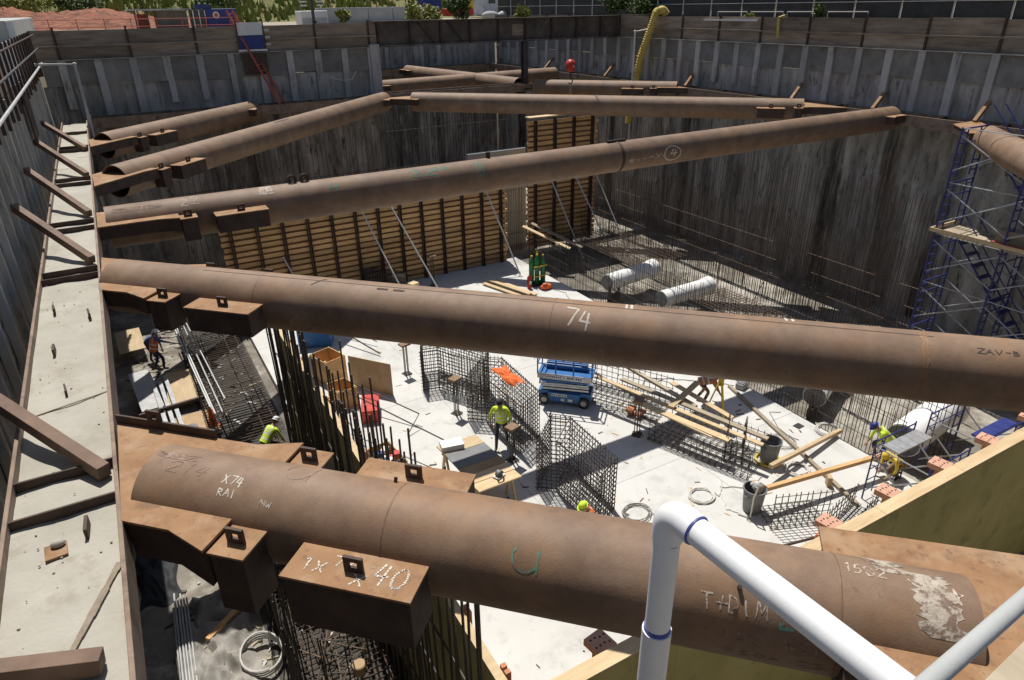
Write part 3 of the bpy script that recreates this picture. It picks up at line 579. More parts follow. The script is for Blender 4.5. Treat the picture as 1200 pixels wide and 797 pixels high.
# olive plywood form along the left of the floor
root = thing('form_wall', 'olive plywood form wall with thick dark bars standing against it, beside the rubble strip', 'formwork', (2.95, 12, DIRT))
for y0, y1 in panel_lines(5.0, 19.4, 1.22):
    b = MB(); b.bx(2.85, 2.872, y0 + .003, y1 - .003, DIRT, 4.0 + rnd(-.01, .01)); part('plywood_sheet', b, 'olive', root)
b = MB(); b.bx(2.84, 2.98, 5.0, 19.4, 4.02, 4.06); part('top_plate', b, 'pine', root)
for k in range(12):
    y = 5.7 + 1.2 * k
    b = MB(); b.bx(2.99, 3.07, y - .09, y - .02, FL, 4.1); b.bx(2.99, 3.07, y + .02, y + .09, FL, 4.1); part('strongback', b, 'clip', root)
for z in (.5, 1.3, 2.1, 2.9, 3.7):
    b = MB(); b.bx(2.875, 2.98, 5.02, 19.38, z - .05, z + .05); part('timber_rail', b, 'pine', root)
# front form
root = thing('form_wall', 'long olive form wall with pale pine top plate in front of the small blue scaffold', 'formwork', (11, 5.2, DIRT))
for x0, x1 in panel_lines(3.2, 22.4, 2.44):
    b = MB(); b.bx(x0 + .003, x1 - .003, 5.06, 5.085, DIRT, 3.94 + rnd(-.004, .004)); part('plywood_sheet', b, 'olive', root)
    b = MB(); b.bx(x0 + .003, x1 - .003, 5.05, 5.30, 3.96, 4.0); part('top_plate', b, 'pine', root, bevel=.004)
def perforated(mb, x, y, z0, z1, w=.26, d=.2):
    # pair of steel channels with a row of round looking holes through the visible flange
    for s in (-1, 1):
        mb.bx(x + s * w / 2 - .012, x + s * w / 2 + .012, y, y + d, z0, z1)
    for s in (-1, 1):
        x0 = x + s * (w / 2 - .055)
        z = z0
        mb.bx(x0 - .04, x0 + .04, y, y + .016, z0, z1); mb.bx(x0 - .04, x0 + .04, y + d - .016, y + d, z0, z1)
for k in range(11):
    x = 4.6 + 1.72 * k
    b = MB(); perforated(b, x, 5.42, FL, 3.62); st = part('strongback', b, 'clip', root)
    c = MB(); c.box((x, 5.62, 3.7), (.34, .36, .12), .15)
    hd = part('clamp_head', c, 'clippale', st); c = MB()
    for q in range(8): c.lathe([(.019, 0), (.019, .004)], (x - .12 + .08 * (q % 4), 5.55 + .14 * (q // 4) + .01 * (q % 3), 3.7605), 8)
    part('hole_pattern', c, 'rustshade', hd)
for z in (.5, 1.3, 2.1, 2.9, 3.7):
    b = MB(); b.bx(3.2, 22.3, 5.09, 5.23, z - .05, z + .05); part('timber_rail', b, 'pine', root)
# back forms with timber joists and steel strongbacks
def back_form(label, x0, x1, y, z0, z1, nst, rake):
    root = thing('form_wall', label, 'formwork', ((x0 + x1) / 2, y, z0))
    b = MB(); b.bx(x0, x1, y + .17, y + .19, z0, z1); part('plywood_sheet', b, 'formply', root)
    z = z0 + .12
    while z < z1:
        b = MB(); b.bx(x0 + rnd(-.12, 0), x1 + rnd(0, .1), y + .02, y + .165, z - .085, z + .085 + rnd(-.012, .012)); part('timber_joist', b, 'formwood', root)
        z += .262
    for k in range(nst):
        x = x0 + .35 + (x1 - x0 - .7) * k / max(1, nst - 1)
        b = MB(); b.bx(x - .07, x - .03, y - .13, y + .015, z0 - .02, z1 + rnd(.0, .18)); b.bx(x + .03, x + .07, y - .13, y + .015, z0 - .02, z1 + .05)
        part('strongback', b, 'rustshade', root)
    for x, zt, fx, fy in rake:
        b = MB(); b.tube((x, y - .22, zt), (fx, fy, FL + .03), .035, 8); b.box((fx, fy, FL + .02), (.18, .18, .04)); part('raking_prop', b, 'redfade' if x > 99 else 'pvcold', root, smooth=True)
    return root
back_form('long timber form wall of brown joists and dark steel posts at the back of the floor', 3.1, 16.9, 30.35, FL, 4.35, 13,
    [(9.2, 3.9, 10.2, 27.9), (10.6, 3.95, 11.9, 27.9), (5.4, 2.4, 6.1, 28.6), (15.6, 4.1, 16.3, 27.9)])
back_form('tall narrow timber form wall with a pale cap, standing higher behind the long one', 18.7, 23.0, 31.0, .15, 6.9, 4, [(19.6, 4.6, 20.6, 28.6), (21.2, 4.4, 22.4, 28.4), (22.8, 4.0, 23.3, 28.2)])
b = MB(); b.bx(18.6, 23.1, 30.8, 31.25, 7.1, 7.16); single('timber_plank', b, 'pine', (20.8, 31, 7.1), 'pale plank capping the tall narrow form wall', 'plank')
b = MB(); b.bx(16.2, 19.8, 33.2, 33.5, DIRT, 5.2); single('sunlit_patch_panel', b, 'barrier', (18, 33.3, DIRT), 'pale concrete panel standing in for the sunlit patch seen through the gap between the two timber form walls', 'concrete wall', bevel=.02)  # pale colour stands in for sunlight behind the gap

# ------------------------------------------------------------------ reinforcement
def lattice(mb, P, U, V, nu, nv, r, n=4, jit=0.0, over=.06):
    P, U, V = Vector(P), Vector(U), Vector(V)
    for i in range(nu + 1):
        a = P + U * (i / nu) if nu else P; j = Vector((rnd(-jit, jit), rnd(-jit, jit), 0))
        mb.tube(a - V.normalized() * over, a + V + V.normalized() * over + j, r, n, cap=False)
    for k in range(nv + 1):
        a = P + V * (k / nv); off = U.cross(V).normalized() * (2 * r)
        mb.tube(a + off - U.normalized() * over, a + U + off + U.normalized() * over, r, n, cap=False)
def chevron_cage(label, origin, rz=0.0, sc=1.0, h=1.55, m='rebar', r=.0125):
    base = [(-1.0, -.1), (0, .75), (.42, .38), (.34, -1.9), (-.5, -2.3), (-.58, -.45)]
    c, s = math.cos(rz), math.sin(rz); P = [(origin[0] + sc * (x * c - y * s), origin[1] + sc * (x * s + y * c)) for x, y in base]
    root = thing('rebar_cage', label, 'rebar cage', (origin[0], origin[1], FL), 'wire tied rebar cages on the floor slab')
    z0 = FL + .06
    for i in range(6):
        a, b_ = P[i], P[(i + 1) % 6]; L = math.dist(a, b_)
        mb = MB(); lattice(mb, (*a, z0), (b_[0] - a[0], b_[1] - a[1], 0), (0, 0, h), max(3, int(L / .125)), 11, r, jit=.012); part('mesh_panel', mb, m, root)
    for z, nm in ((z0 + h, 'top_mesh'), (z0 + .02, 'bottom_mesh')):
        mb = MB()
        for k in range(13):
            t = k / 12; a = (P[2][0] + (P[3][0] - P[2][0]) * t, P[2][1] + (P[3][1] - P[2][1]) * t); b_ = (P[5][0] + (P[4][0] - P[5][0]) * t, P[5][1] + (P[4][1] - P[5][1]) * t)
            mb.tube((*a, z + .02), (*b_, z + .02), r, 4, cap=False)
            t2 = k / 8
            if k < 8:
                a = (P[0][0] + (P[1][0] - P[0][0]) * t2, P[0][1] + (P[1][1] - P[0][1]) * t2); b_ = (P[5][0] + (P[2][0] - P[5][0]) * t2, P[5][1] + (P[2][1] - P[5][1]) * t2); mb.tube((*a, z + .02), (*b_, z + .02), r, 4, cap=False)
            if k < 7:
                t3 = k / 6
                a = (P[2][0] + (P[5][0] - P[2][0]) * t3, P[2][1] + (P[5][1] - P[2][1]) * t3); b_ = (P[3][0] + (P[4][0] - P[3][0]) * t3, P[3][1] + (P[4][1] - P[3][1]) * t3); mb.tube((*a, z), (*b_, z), r, 4, cap=False)
        part(nm, mb, m, root)
    return root
chevron_cage('wire tied rebar cage nearest the front strut, lower right of the worker in lime vest', (9.15, 13.25), 0, 1.0, 1.6)
chevron_cage('rebar cage with an orange bundle lying on its top bars, left of the blue lift', (9.2, 17.45), 0, 1.12, 1.6)
chevron_cage('rebar cage behind the steel stub post with wooden cap, half under the middle strut', (8.45, 20.4), .45, 1.05, 1.5)
chevron_cage('small rebar cage lying in the shade before the long timber form wall', (9.4, 29.9), .7, .8, 1.0)
def mat_cage(label, c, rz, L, W, h, n, floor=True, both=True, end=False, m='rebar', z0=FL + .05):
    root = thing('rebar_mat', label, 'rebar mat', (*c, FL), 'bent rebar mats on the floor slab')
    u = Vector((math.cos(rz), math.sin(rz), 0)); v = Vector((-u.y, u.x, 0)); o = Vector((c[0], c[1], z0)) - u * L / 2 - v * W / 2
    mb = MB(); lattice(mb, o, u * L, (0, 0, h), n, max(3, int(h / .17)), .012, jit=.02); part('mesh_panel', mb, m, root)
    if both: mb = MB(); lattice(mb, o + v * W, u * L, (0, 0, h), n, max(3, int(h / .17)), .012, jit=.02); part('mesh_panel', mb, m, root)
    if floor: mb = MB(); lattice(mb, o, u * L, v * W, n, max(3, int(W / .18)), .012); part('mesh_panel', mb, m, root)
    if end: mb = MB(); lattice(mb, o, v * W, (0, 0, h), max(3, int(W / .18)), 5, .012); part('mesh_panel', mb, m, root)
mat_cage('open rebar mat to the right of the blue lift, under a wood capped stub post', (13.1, 15.9), R(-62), 3.4, 1.3, .95, 17, end=True)
mat_cage('low rebar mat beneath the pile of long planks', (13.7, 12.2), R(-70), 3.2, 1.5, .7, 16)
mat_cage('upright rebar mat right of the full rubbish bin, its foot lying on the slab', (13.35, 8.75), R(-22), 1.5, .8, 1.0, 9, both=False)
mat_cage('rebar mat by the blue scaffold foot with a wood block beside it', (14.3, 7.75), R(12), 1.9, .55, .6, 11, both=True)
mat_cage('short curled rebar mat between the two grey bins', (14.2, 11.6), R(40), 1.1, .5, .9, 7, both=True)
# dark bars against the olive form and starter bars by the plywood boxes
root = thing('rebar_row', 'row of thick dark vertical bars against the olive form wall', 'rebar', (2.6, 12, DIRT))
y = 5.3
for k in range(76):
    y += random.choice([.09, .11, .3, .26, .2, .16, .13])
    b = MB(); b.tube((2.62 + rnd(-.05, .05), y, DIRT), (2.6 + rnd(-.1, .1), y + rnd(-.12, .12), 5.5 + rnd(-.4, .5)), .021, 7); part('vertical_bar', b, 'rebar', root, smooth=True)
for z in (.9, 2.2, 3.4):
    b = MB(); b.tube((2.68, 5.2, z), (2.68, 18.5, z + .05), .018, 6); part('tie_bar', b, 'rebar', root)
root = thing('rebar_row', 'cluster of tall starter bars rising past the plywood boxes, left of the red tool chest', 'rebar', (4.2, 14, FL))
for k in range(40):
    yy = 10.0 + .19 * k + rnd(-.1, .1); b = MB(); xx = 3.75 + .5 * (k % 2) + rnd(-.08, .08)
    b.tube((xx, yy, FL), (xx + rnd(-.06, .06), yy + rnd(-.1, .1), 3.6 + rnd(-1.1, .7)), .026, 7); part('vertical_bar', b, 'rebar', root, smooth=True)
for z in (.8, 1.7): b = MB(); b.tube((4.0, 10, z), (4.0, 17, z), .014, 5); part('tie_bar', b, 'rebar', root)
root = thing('rebar_row', 'short starter bars beside the sawhorse table', 'rebar', (5.0, 14, FL))
for x, yy, hh in ((5.05, 14.3, 1.7), (5.25, 13.9, 1.2), (5.12, 14.0, .9), (5.35, 13.75, .8), (5.5, 13.5, .5), (4.9, 13.2, 1.1)):
    b = MB(); b.tube((x, yy, FL), (x + rnd(-.02, .02), yy, hh), .03, 7); part('vertical_bar', b, 'rebar', root, smooth=True)
b = MB(); b.path([(4.6, 19.2, 1.3), (6.4, 15.4, .95), (6.2, 15.25, .9)], .022, 6); single('bent_bar', b, 'rebar', (5.5, 17, .9), 'long dark bar sloping from the starter bars to the sawhorse table', 'rebar')
b = MB(); b.path([(5.0, 20.6, .9), (6.6, 17.9, .45), (6.0, 17.5, .06)], .022, 6); single('bent_bar', b, 'rebar', (6, 18.5, .1), 'bent dark bar ending on the bare slab right of the red tool chest', 'rebar')
b = MB(); b.path([(5.6, 27.0, .8), (7.2, 23.3, .1)], .03, 6); b.path([(5.9, 27.0, .7), (7.4, 24.2, .2)], .02, 6); single('bent_bar', b, 'rebar', (6.5, 25, .1), 'pair of dark bars sloping down beside the blue job box', 'rebar')
# curtains right of the slab and on the retaining walls
def curtain(label, axis, c, u0, u1, z0, zt, step, hs, r=.011, jit=.03, m='rebar', ragged=.25, stray=0):
    f = (lambda u, o, z: (c + o, u, z)) if axis == 'y' else (lambda u, o, z: (u, c + o, z))
    root = thing('rebar_curtain', label, 'rebar', f((u0 + u1) / 2, 0, z0))
    mb = MB(); u = u0
    while u < u1:
        top = (zt(u) if callable(zt) else zt) + rnd(-ragged, ragged)
        mb.tube(f(u, rnd(-.02, .02), z0), f(u + rnd(-jit, jit), rnd(-jit, jit), top), r, 4, cap=False); u += step * rnd(.8, 1.2)
    part('bar_mesh', mb, m, root)
    mb = MB()
    for z in hs: mb.tube(f(u0, .03, z), f(u1, .03, z + rnd(-.03, .03)), r, 4, cap=False)
    if hs: part('bar_mesh', mb, m, root)
    if stray:
        mb = MB()
        for _ in range(stray): uu = rnd(u0, u1); mb.tube(f(uu, rnd(-.3, .3), z0 + .1), f(uu + rnd(-1.2, 1.2), rnd(-.4, .4), z0 + rnd(1.5, 3)), r, 4, cap=False)
        part('stray_bars', mb, m, root)
curtain('dense rebar curtain along the right edge of the slab, before the white pipes', 'y', 17.95, 8.8, 29.6, DIRT, 1.6, .12, (.25, .8, 1.35), r=.012)
curtain('second rebar curtain behind the white pipes', 'y', 19.6, 8.2, 30.4, DIRT, 1.9, .14, (.2, .8, 1.3), r=.012)
curtain('third rebar curtain in the sunlit trench with stray leaning bars', 'y', 22.2, 9.5, 31.5, DIRT, 1.9, .14, (.4, 1.1), r=.014, stray=34)
curtain('tall rusty rebar curtain against the foot of the tall dark wall', 'y', 25.2, 12.6, 33.5, DIRT, lambda u: 3.7 + .3 * math.sin(u), .13, (.8, 1.6, 2.4), r=.014, m='rebarlit')
curtain('very tall rebar curtain on the tall dark wall below the level pipe strut', 'y', 27.55, 14.5, 44, DIRT, lambda u: 5.2 + .05 * (u - 14), .17, (), r=.013, m='rebarlit', jit=.06)
curtain('grey rebar curtain below the corner pile, at the mouth of the recess', 'x', 36.7, 12.6, 20.6, DIRT, 7.2, .2, (2, 4.2, 6.2), r=.014)
curtain('rebar curtain behind the long timber form wall', 'x', 35.0, 2, 12.6, DIRT, 6.9, .26, (2.5, 4.6), r=.013)
curtain('narrow rebar curtain filling the gap between the two timber form walls', 'x', 31.6, 16.9, 18.7, FL, 4.9, .12, (1.0, 2.2, 3.4), r=.014)
# horizontal decks of bars in the trench
for lab, x0, x1, y0, y1, z in (('rusty rebar grid lying over the trench, nearest the scaffold tower', 19.9, 22.0, 12.8, 19.8, .9), ('rebar grid in the trench beyond the bell ended pipe', 20.2, 23.4, 23.8, 29.6, 1.0)):
    root = thing('rebar_grid', lab, 'rebar mat', ((x0 + x1) / 2, (y0 + y1) / 2, z))
    mb = MB(); lattice(mb, (x0, y0, z), (x1 - x0, 0, 0), (0, y1 - y0, 0), 10, 34, .014, jit=.02); part('mesh_panel', mb, 'rebarlit', root)
    mb = MB()
    for x in (x0, x1):
        for k in range(4): y_ = y0 + (y1 - y0) * k / 3; mb.tube((x, y_, DIRT), (x, y_, z), .02, 5)
    part('support_legs', mb, 'rebar', root)
# stub posts with a wood cap
def stub_post(label, x, y, h=1.25, rz=.4):
    root = thing('stub_post', label, 'post', (x, y, FL), 'wood capped steel stub posts on the slab')
    for a in (-1, 1):
        for c in (-1, 1):
            b = MB(); b.path([(x + a * .055, y + c * .055, h), (x + a * .055, y + c * .055, .12), (x + a * .06 + .05 * a, y + c * .1 - .1, .02)], .016, 6); part('steel_bar', b, 'rebar', root)
    b = MB(); b.box((x, y, h + .03), (.36, .3, .07), rz); part('wood_cap', b, 'tan', root, bevel=.005)
    b = MB(); b.box((x, y, .012), (.3, .3, .024), rz); part('foot_plate', b, 'rebar', root)
stub_post('wood capped steel stub post standing alone on open slab, left of the lime vested worker', 7.95, 17.95, 1.3)
stub_post('stub post just below the middle strut, left of the half hidden rebar cage', 7.55, 21.4, 1.2, .2)
stub_post('stub post on the open rebar mat right of the blue lift', 12.3, 13.85, 1.25, .7)
stub_post('stub post at the corner of the sawhorse table behind the walking worker', 8.25, 14.7, 1.15, .3)
stub_post('pale topped stub post before the long timber form wall', 12.05, 29.1, 1.5, .1)
b = MB(); b.box((10.2, 28.2, .5), (.4, .4, .05), .3); 
root = thing('stub_post', 'low stub post with a tan block behind the middle strut', 'post', (10.4, 27.5, FL), 'wood capped steel stub posts on the slab')
b = MB(); b.tube((10.4, 27.5, 0), (10.4, 27.5, .9), .06, 8); part('steel_bar', b, 'green', root)
b = MB(); b.box((10.4, 27.5, .96), (.4, .34, .12), .4); part('wood_cap', b, 'pine', root)

# ------------------------------------------------------------------ scissor lift
def scissor_lift():
    cx, cy, rz = 11.55, 16.75, R(-45)
    root = thing('scissor_lift', 'blue scissor lift with lowered platform parked on the slab', 'scissor lift', (cx, cy, FL))
    rot = Matrix.Rotation(rz, 3, 'Z')
    def T(x, y, z): p = rot @ Vector((x, y, z)); return Vector((cx + p.x, cy + p.y, FL + z))
    def bb(mb, x0, x1, y0, y1, z0, z1): mb.box(T((x0 + x1) / 2, (y0 + y1) / 2, (z0 + z1) / 2), (x1 - x0, y1 - y0, z1 - z0), rot=rot)
    b = MB(); bb(b, -.9, .9, -.33, .33, .22, .52); part('chassis', b, 'blue', root, bevel=.02)
    b = MB(); bb(b, -.55, .55, -.405, -.34, .14, .5); o = part('side_box', b, 'blue', root, bevel=.015)
    b = MB(); bb(b, -.42, .1, -.412, -.406, .36, .46); part('white_decal', b, 'white', o)
    b = MB(); 
    for k, x in enumerate((-.40, -.33, -.26, -.19, -.12, -.05, .02)): bb(b, x, x + (.035 if k % 3 else .05), -.417, -.413, .385, .435)
    part('decal_marks', b, 'officeblue', o)
    b = MB(); bb(b, .14, .3, -.412, -.406, .2, .3); bb(b, -.1, .02, -.412, -.406, .2, .29); part('white_decal', b, 'white', o)
    for x in (-.68, .68):
        for y in (-.36, .36):
            b = MB(); b.tube(T(x, y - .06, .19), T(x, y + .06, .19), .19, 20); wv = part('wheel', b, 'black', root, smooth=True)
            c = MB(); s = -1 if y < 0 else 1; c.tube(T(x, y + s * .062, .19), T(x, y + s * .07, .19), .1, 14); part('rim', c, 'greymid', wv)
    for k in range(5):
        z = .58 + .09 * k; q = .02 * (k % 2)
        for y in (-.3, .3):
            b = MB(); b.bar(T(-.82, y + (.03 if k % 2 else 0), z), T(.82, y + (.03 if k % 2 else 0), z + .05), .035, .06); part('scissor_arm', b, 'blue' if k > 2 else 'galv', root)
    b = MB(); bb(b, -.93, .93, -.38, .38, 1.06, 1.16); pf = part('platform', b, 'blue', root, bevel=.01)
    b = MB(); bb(b, -.92, .92, -.40, -.383, 1.0, 1.20); part('toe_board', b, 'galv', pf)
    b = MB(); bb(b, -.7, -.05, -.408, -.402, 1.05, 1.15); bb(b, .05, .65, -.408, -.402, 1.05, 1.15); part('white_decal', b, 'white', pf)
    b = MB()
    for k in range(9): bb(b, -.66 + .064 * k, -.66 + .064 * k + .035, -.413, -.409, 1.075, 1.125)
    for k in range(7): bb(b, .1 + .072 * k, .1 + .072 * k + (.05 if k != 3 else .02), -.413, -.409, 1.07, 1.13)
    part('decal_marks', b, 'officeblue', pf)
    for y in (-.37, .37):
        for z in (1.55, 2.1):
            b = MB(); b.tube(T(-.92, y, z), T(.92, y, z), .024, 8); part('guard_rail', b, 'blue', root, smooth=True)
        for x in (-.92, -.3, .3, .92):
            b = MB(); b.tube(T(x, y, 1.16), T(x, y, 2.1), .024, 8); part('rail_post', b, 'blue', root, smooth=True)
    for x in (-.92, .92):
        for z in (1.55, 2.1): b = MB(); b.tube(T(x, -.37, z), T(x, .37, z), .024, 8); part('guard_rail', b, 'blue', root, smooth=True)
    b = MB(); bb(b, -.7, .7, .05, .3, 1.17, 1.42); part('extension_deck', b, 'blue', root, bevel=.02)
    b = MB(); bb(b, .5, .75, -.3, -.12, 1.75, 2.0); part('control_box', b, 'soot', root, bevel=.02)
    b = MB(); b.tube(T(-.93, 0, .55), T(-.93, .2, 1.05), .03, 6); part('ladder_rung', b, 'galv', root)
scissor_lift()

# ------------------------------------------------------------------ scaffolds
def scaffold(label, loc, xs, ys, levels, lh, platform, stairs=False, sc=.022, frame_dir='x', tops=0):
    root = thing('scaffold_tower', label, 'scaffold', loc)
    x0, x1 = xs
    for yi, y in enumerate(ys):
        for lv in range(levels):
            z0 = loc[2] + lv * lh; z1 = z0 + lh - .02
            b = MB()
            for x in (x0, x1): b.tube((x, y, z0), (x, y, z1), sc, 8)
            b.tube((x0, y, z1 - .06), (x1, y, z1 - .06), sc * .9, 8); b.tube((x0, y, z1 - .5), (x1, y, z1 - .5), sc * .7, 6)
            for s, x in ((1, x0), (-1, x1)):
                b.tube((x + s * .38, y, z0 + .1), (x + s * .38, y, z1 - .08), sc * .75, 6)
                for k in range(5): b.tube((x, y, z0 + .25 + .36 * k * lh / 1.93), (x + s * .38, y, z0 + .25 + .36 * k * lh / 1.93), sc * .65, 6)
            part('frame', b, 'scafblue', root, smooth=True)
    for i in range(len(ys) - 1):
        for lv in range(levels):
            z0 = loc[2] + lv * lh
            for x in (x0, x1):
                for a, c in (((x, ys[i], z0 + .35), (x, ys[i + 1], z0 + 1.5)), ((x, ys[i], z0 + 1.5), (x, ys[i + 1], z0 + .35))):
                    b = MB(); b.tube(a, c, .022, 6); part('cross_brace', b, 'galv', root, smooth=True)
            b = MB(); b.tube((x0, ys[i], z0 + 1.72), (x0, ys[i + 1], z0 + 1.72), .018, 6); part('guard_rail', b, 'galv', root, smooth=True)
    for (px0, px1, py0, py1, pz, m) in platform:
        n = max(1, round((px1 - px0) / .3))
        for k in range(n):
            a = px0 + (px1 - px0) * k / n; b = MB(); b.bx(a + .004, a + (px1 - px0) / n - .004, py0, py1, pz, pz + .05); part('deck_plank', b, m, root)
    return root
s = scaffold('tall blue scaffold tower standing against the tall dark wall', (24.6, 11.5, DIRT), (24.0, 25.5), (12.6, 10.4, 8.2), 5, 1.76,
    [(24.0, 25.5, 8.2, 12.6, 4.98, 'oldplank')], sc=.033)
for a, c, nm in ((((23.93, 8.1, 5.12), (23.93, 12.75, 5.12)), (.04, .13), 'toe_board'), (((23.9, 12.75, 5.12), (25.6, 12.75, 5.12)), (.04, .13), 'toe_board')):
    b = MB(); b.bar(*a, *c); part(nm, b, 'pine', s)
for k in range(2):
    z0 = 1.5 + 3.5 * k; y0, y1 = (12.2, 9.2)
    b = MB()
    for x in (24.75, 25.35): b.tube((x, y0, z0 + 3.3), (x, y1, z0), .03, 8)
    for q in range(10): b.bx(24.75, 25.35, y1 + (y0 - y1) * (q + .5) / 10 - .1, y1 + (y0 - y1) * (q + .5) / 10 + .1, z0 + 3.3 * (q + .5) / 10 - .015, z0 + 3.3 * (q + .5) / 10 + .015)
    part('stair_flight', b, 'scafblue', s)
    for x in (24.72, 25.38): b = MB(); b.tube((x, y0, z0 + 4.2), (x, y1, z0 + .9), .02, 6); part('hand_rail', b, 'scafblue', s)
b = MB(); b.box((24.55, 10.2, 5.3), (.5, 1.3, .5), .05); tag_ = single('timber_crate', b, 'oldplank', (24.55, 10.2, 5.05), 'weathered timber crate on the deck of the tall scaffold tower', 'crate', bevel=.01)
b = MB(); b.bx(24.2, 24.3, 8.4, 10.9, 5.05, 5.14); single('red_plank', b, 'redfade', (24.25, 9.5, 5.05), 'red edged plank lying on the tall scaffold deck', 'plank')
s = scaffold('low blue scaffold with a grey platform behind the pine topped form wall', (17.3, 7.6, FL), (15.6, 17.3), (8.25, 6.8), 1, 1.95, [(15.75, 17.2, 7.7, 8.15, 1.72, 'galv')])
s2 = scaffold('low blue scaffold bay over the fat white pipe', (19.2, 7.6, FL), (18.1, 19.9), (8.3, 6.8), 1, 1.95, [(18.2, 19.8, 6.9, 7.25, 1.74, 'scafblue')])

# ------------------------------------------------------------------ white pipes
def big_pipe(label, a, b_, r, cap_end=True, holder=False):
    a, b_ = Vector(a), Vector(b_); d = (b_ - a).normalized()
    root = thing('drain_pipe', label, 'pipe', tuple((a + b_) / 2 - Vector((0, 0, r))))
    b = MB(); n = 28
    b.path([a, a + d * .02, b_ - d * .35, b_ - d * .30, b_ - d * .02, b_], [r, r, r, r * 1.16, r * 1.18, r * 1.1], n); part('pipe_barrel', b, 'pvc', root, smooth=True)
    if cap_end:
        b = MB(); b.tube(a - d * .02, a - d * .004, r * .93, 24); part('end_cap', b, 'grey', root)
    return root
big_pipe('white bell ended pipe in the trench behind the middle strut', (18.2, 23.3, .8), (21.3, 23.7, .8), .38)
big_pipe('white pipe whose bell just shows above the middle strut', (19.1, 20.6, .75), (22.0, 20.7, .75), .36)
big_pipe('white pipe with grey end disc below the middle strut, near the drain hole', (18.25, 12.0, .5), (20.6, 13.0, .5), .38)
big_pipe('fattest white pipe lying under the low blue scaffold', (18.2, 8.9, .6), (21.2, 9.3, .6), .52)
for lab, x, y in (('rusty saddle frame under the disc ended white pipe', 18.35, 12.05), ('dark saddle frame under the bell ended white pipe', 18.6, 23.25)):
    root = thing('pipe_saddle', lab, 'pipe stand', (x, y, DIRT))
    b = MB(); b.box((x, y, .0), (.9, .16, .28), .4); part('sleeper', b, 'rustshade', root)
    for s_ in (-.42, .42): b = MB(); b.box((x + s_ * math.cos(.4), y + s_ * math.sin(.4), .25), (.1, .1, .95), .4); part('upright', b, 'rustshade', root)

# ------------------------------------------------------------------ bins, timber, tools on the slab
def bin_(label, x, y, full=False, r=.29, h=.72):
    root = thing('rubbish_bin', label, 'bin', (x, y, FL + .02))
    b = MB(); b.lathe([(r * .8, 0), (r * .82, .02), (r, h - .06), (r * 1.08, h - .05), (r * 1.08, h), (r * .97, h), (r * .8, .06), (.02, .06)], (x, y, FL + .02), 28); part('bin_body', b, 'grey', root, smooth=True)
    for s in (-1, 1):
        b = MB(); b.path([(x + s * r * .98, y - .08, h - .14), (x + s * (r + .07), y - .05, h - .12), (x + s * (r + .07), y + .05, h - .12), (x + s * r * .98, y + .08, h - .14)], .016, 6); part('handle', b, 'grey', root)
bin_('empty grey rubbish bin standing in a yellow ring', 14.75, 10.75)
b = MB(); b.path([(14.75 + .36 * math.cos(t), 10.75 + .36 * math.sin(t), .05) for t in [k * .262 for k in range(24)]], .035, 7, True); single('yellow_hoop', b, 'yellow', (14.75, 10.75, 0), 'yellow hoop on the floor round the empty bin', 'hoop', smooth=True)
bin_('grey bin heaped full of pale rags and cord', 12.65, 9.45)
root = thing('rag_heap', 'pale crumpled rags spilling out of the full bin', 'rags', (12.65, 9.45, .7))
for k in range(9):
    b = MB(); b.ell((12.65 + rnd(-.15, .15), 9.45 + rnd(-.15, .15), .74 + rnd(-.03, .1)), (rnd(.08, .15), rnd(.07, .12), rnd(.05, .09)), 8, 6, Matrix.Rotation(rnd(0, 3), 3, 'X')); part('rag', b, random.choice(['plastic', 'hose', 'greymid', 'ply']), root, smooth=True)
def plank(label, a, b_, w=.2, h=.045, m='pine', cat='plank', group=None, nm='timber_plank'):
    a, b_ = Vector(a), Vector(b_); mb = MB(); mb.bar(a, b_, w, h)
    return single(nm, mb, m, tuple((a + b_) / 2), label, cat, group, bevel=.004)
G1 = 'planks heaped across the rebar mats'
plank('pale plank uppermost of the heap across the rebar mats', (12.3, 16.1, 1.05), (14.2, 10.6, .86), .16, .045, 'pine', group=G1)
plank('wide pale plank just left of the uppermost one in the heap', (12.55, 14.4, .9), (13.6, 11.3, .82), .24, .05, 'pine', group=G1)
plank('grey plank with dark notches along the right of the heap', (13.0, 15.6, .98), (14.5, 10.7, .9), .18, .06, 'oldplank', group=G1)
plank('long brown timber at the far end of the heap running under the middle strut', (13.6, 18.6, .95), (14.1, 13.2, .8), .14, .09, 'oldplank', group=G1)
plank('short orange plank laid crosswise over the heap', (13.1, 13.3, 1.06), (15.0, 14.1, 1.0), .2, .05, 'pine', group=G1)
plank('pale board ending in a clean square cut beside the yellow tripod', (14.3, 14.6, .95), (14.9, 12.4, .55), .2, .04, 'pine', group=G1)
plank('thin stained batten left of the heap', (12.8, 13.4, .88), (13.3, 11.7, .8), .09, .05, 'ply', group=G1)
plank('long tan beam leaning from the full bin to the low scaffold', (12.9, 9.3, .72), (17.2, 8.7, .62), .12, .12, 'formwood', nm='timber_beam', cat='beam')
plank('tan beam crossing the slab beside the white hose coil', (14.0, 10.1, .5), (17.8, 10.6, .12), .12, .12, 'pine', nm='timber_beam', cat='beam')
plank('long brown batten running from the tripod to the scaffold foot', (17.0, 14.5, .05), (15.2, 8.1, .05), .12, .09, 'oldplank', nm='timber_beam', cat='beam')
for k, (a, b_, lab) in enumerate((((14.2, 27.9, .08), (15.0, 25.2, .08), 'left board of the boards lying on the slab before the green cylinders'), ((14.55, 28.1, .13), (15.35, 25.4, .13), 'middle board of the boards lying on the slab before the green cylinders'), ((14.9, 27.9, .08), (15.6, 25.3, .08), 'right board of the boards lying on the slab before the green cylinders'))):
    plank(lab, a, b_, .22, .05, 'pine' if k != 1 else 'ply', group='boards before the green cylinders')
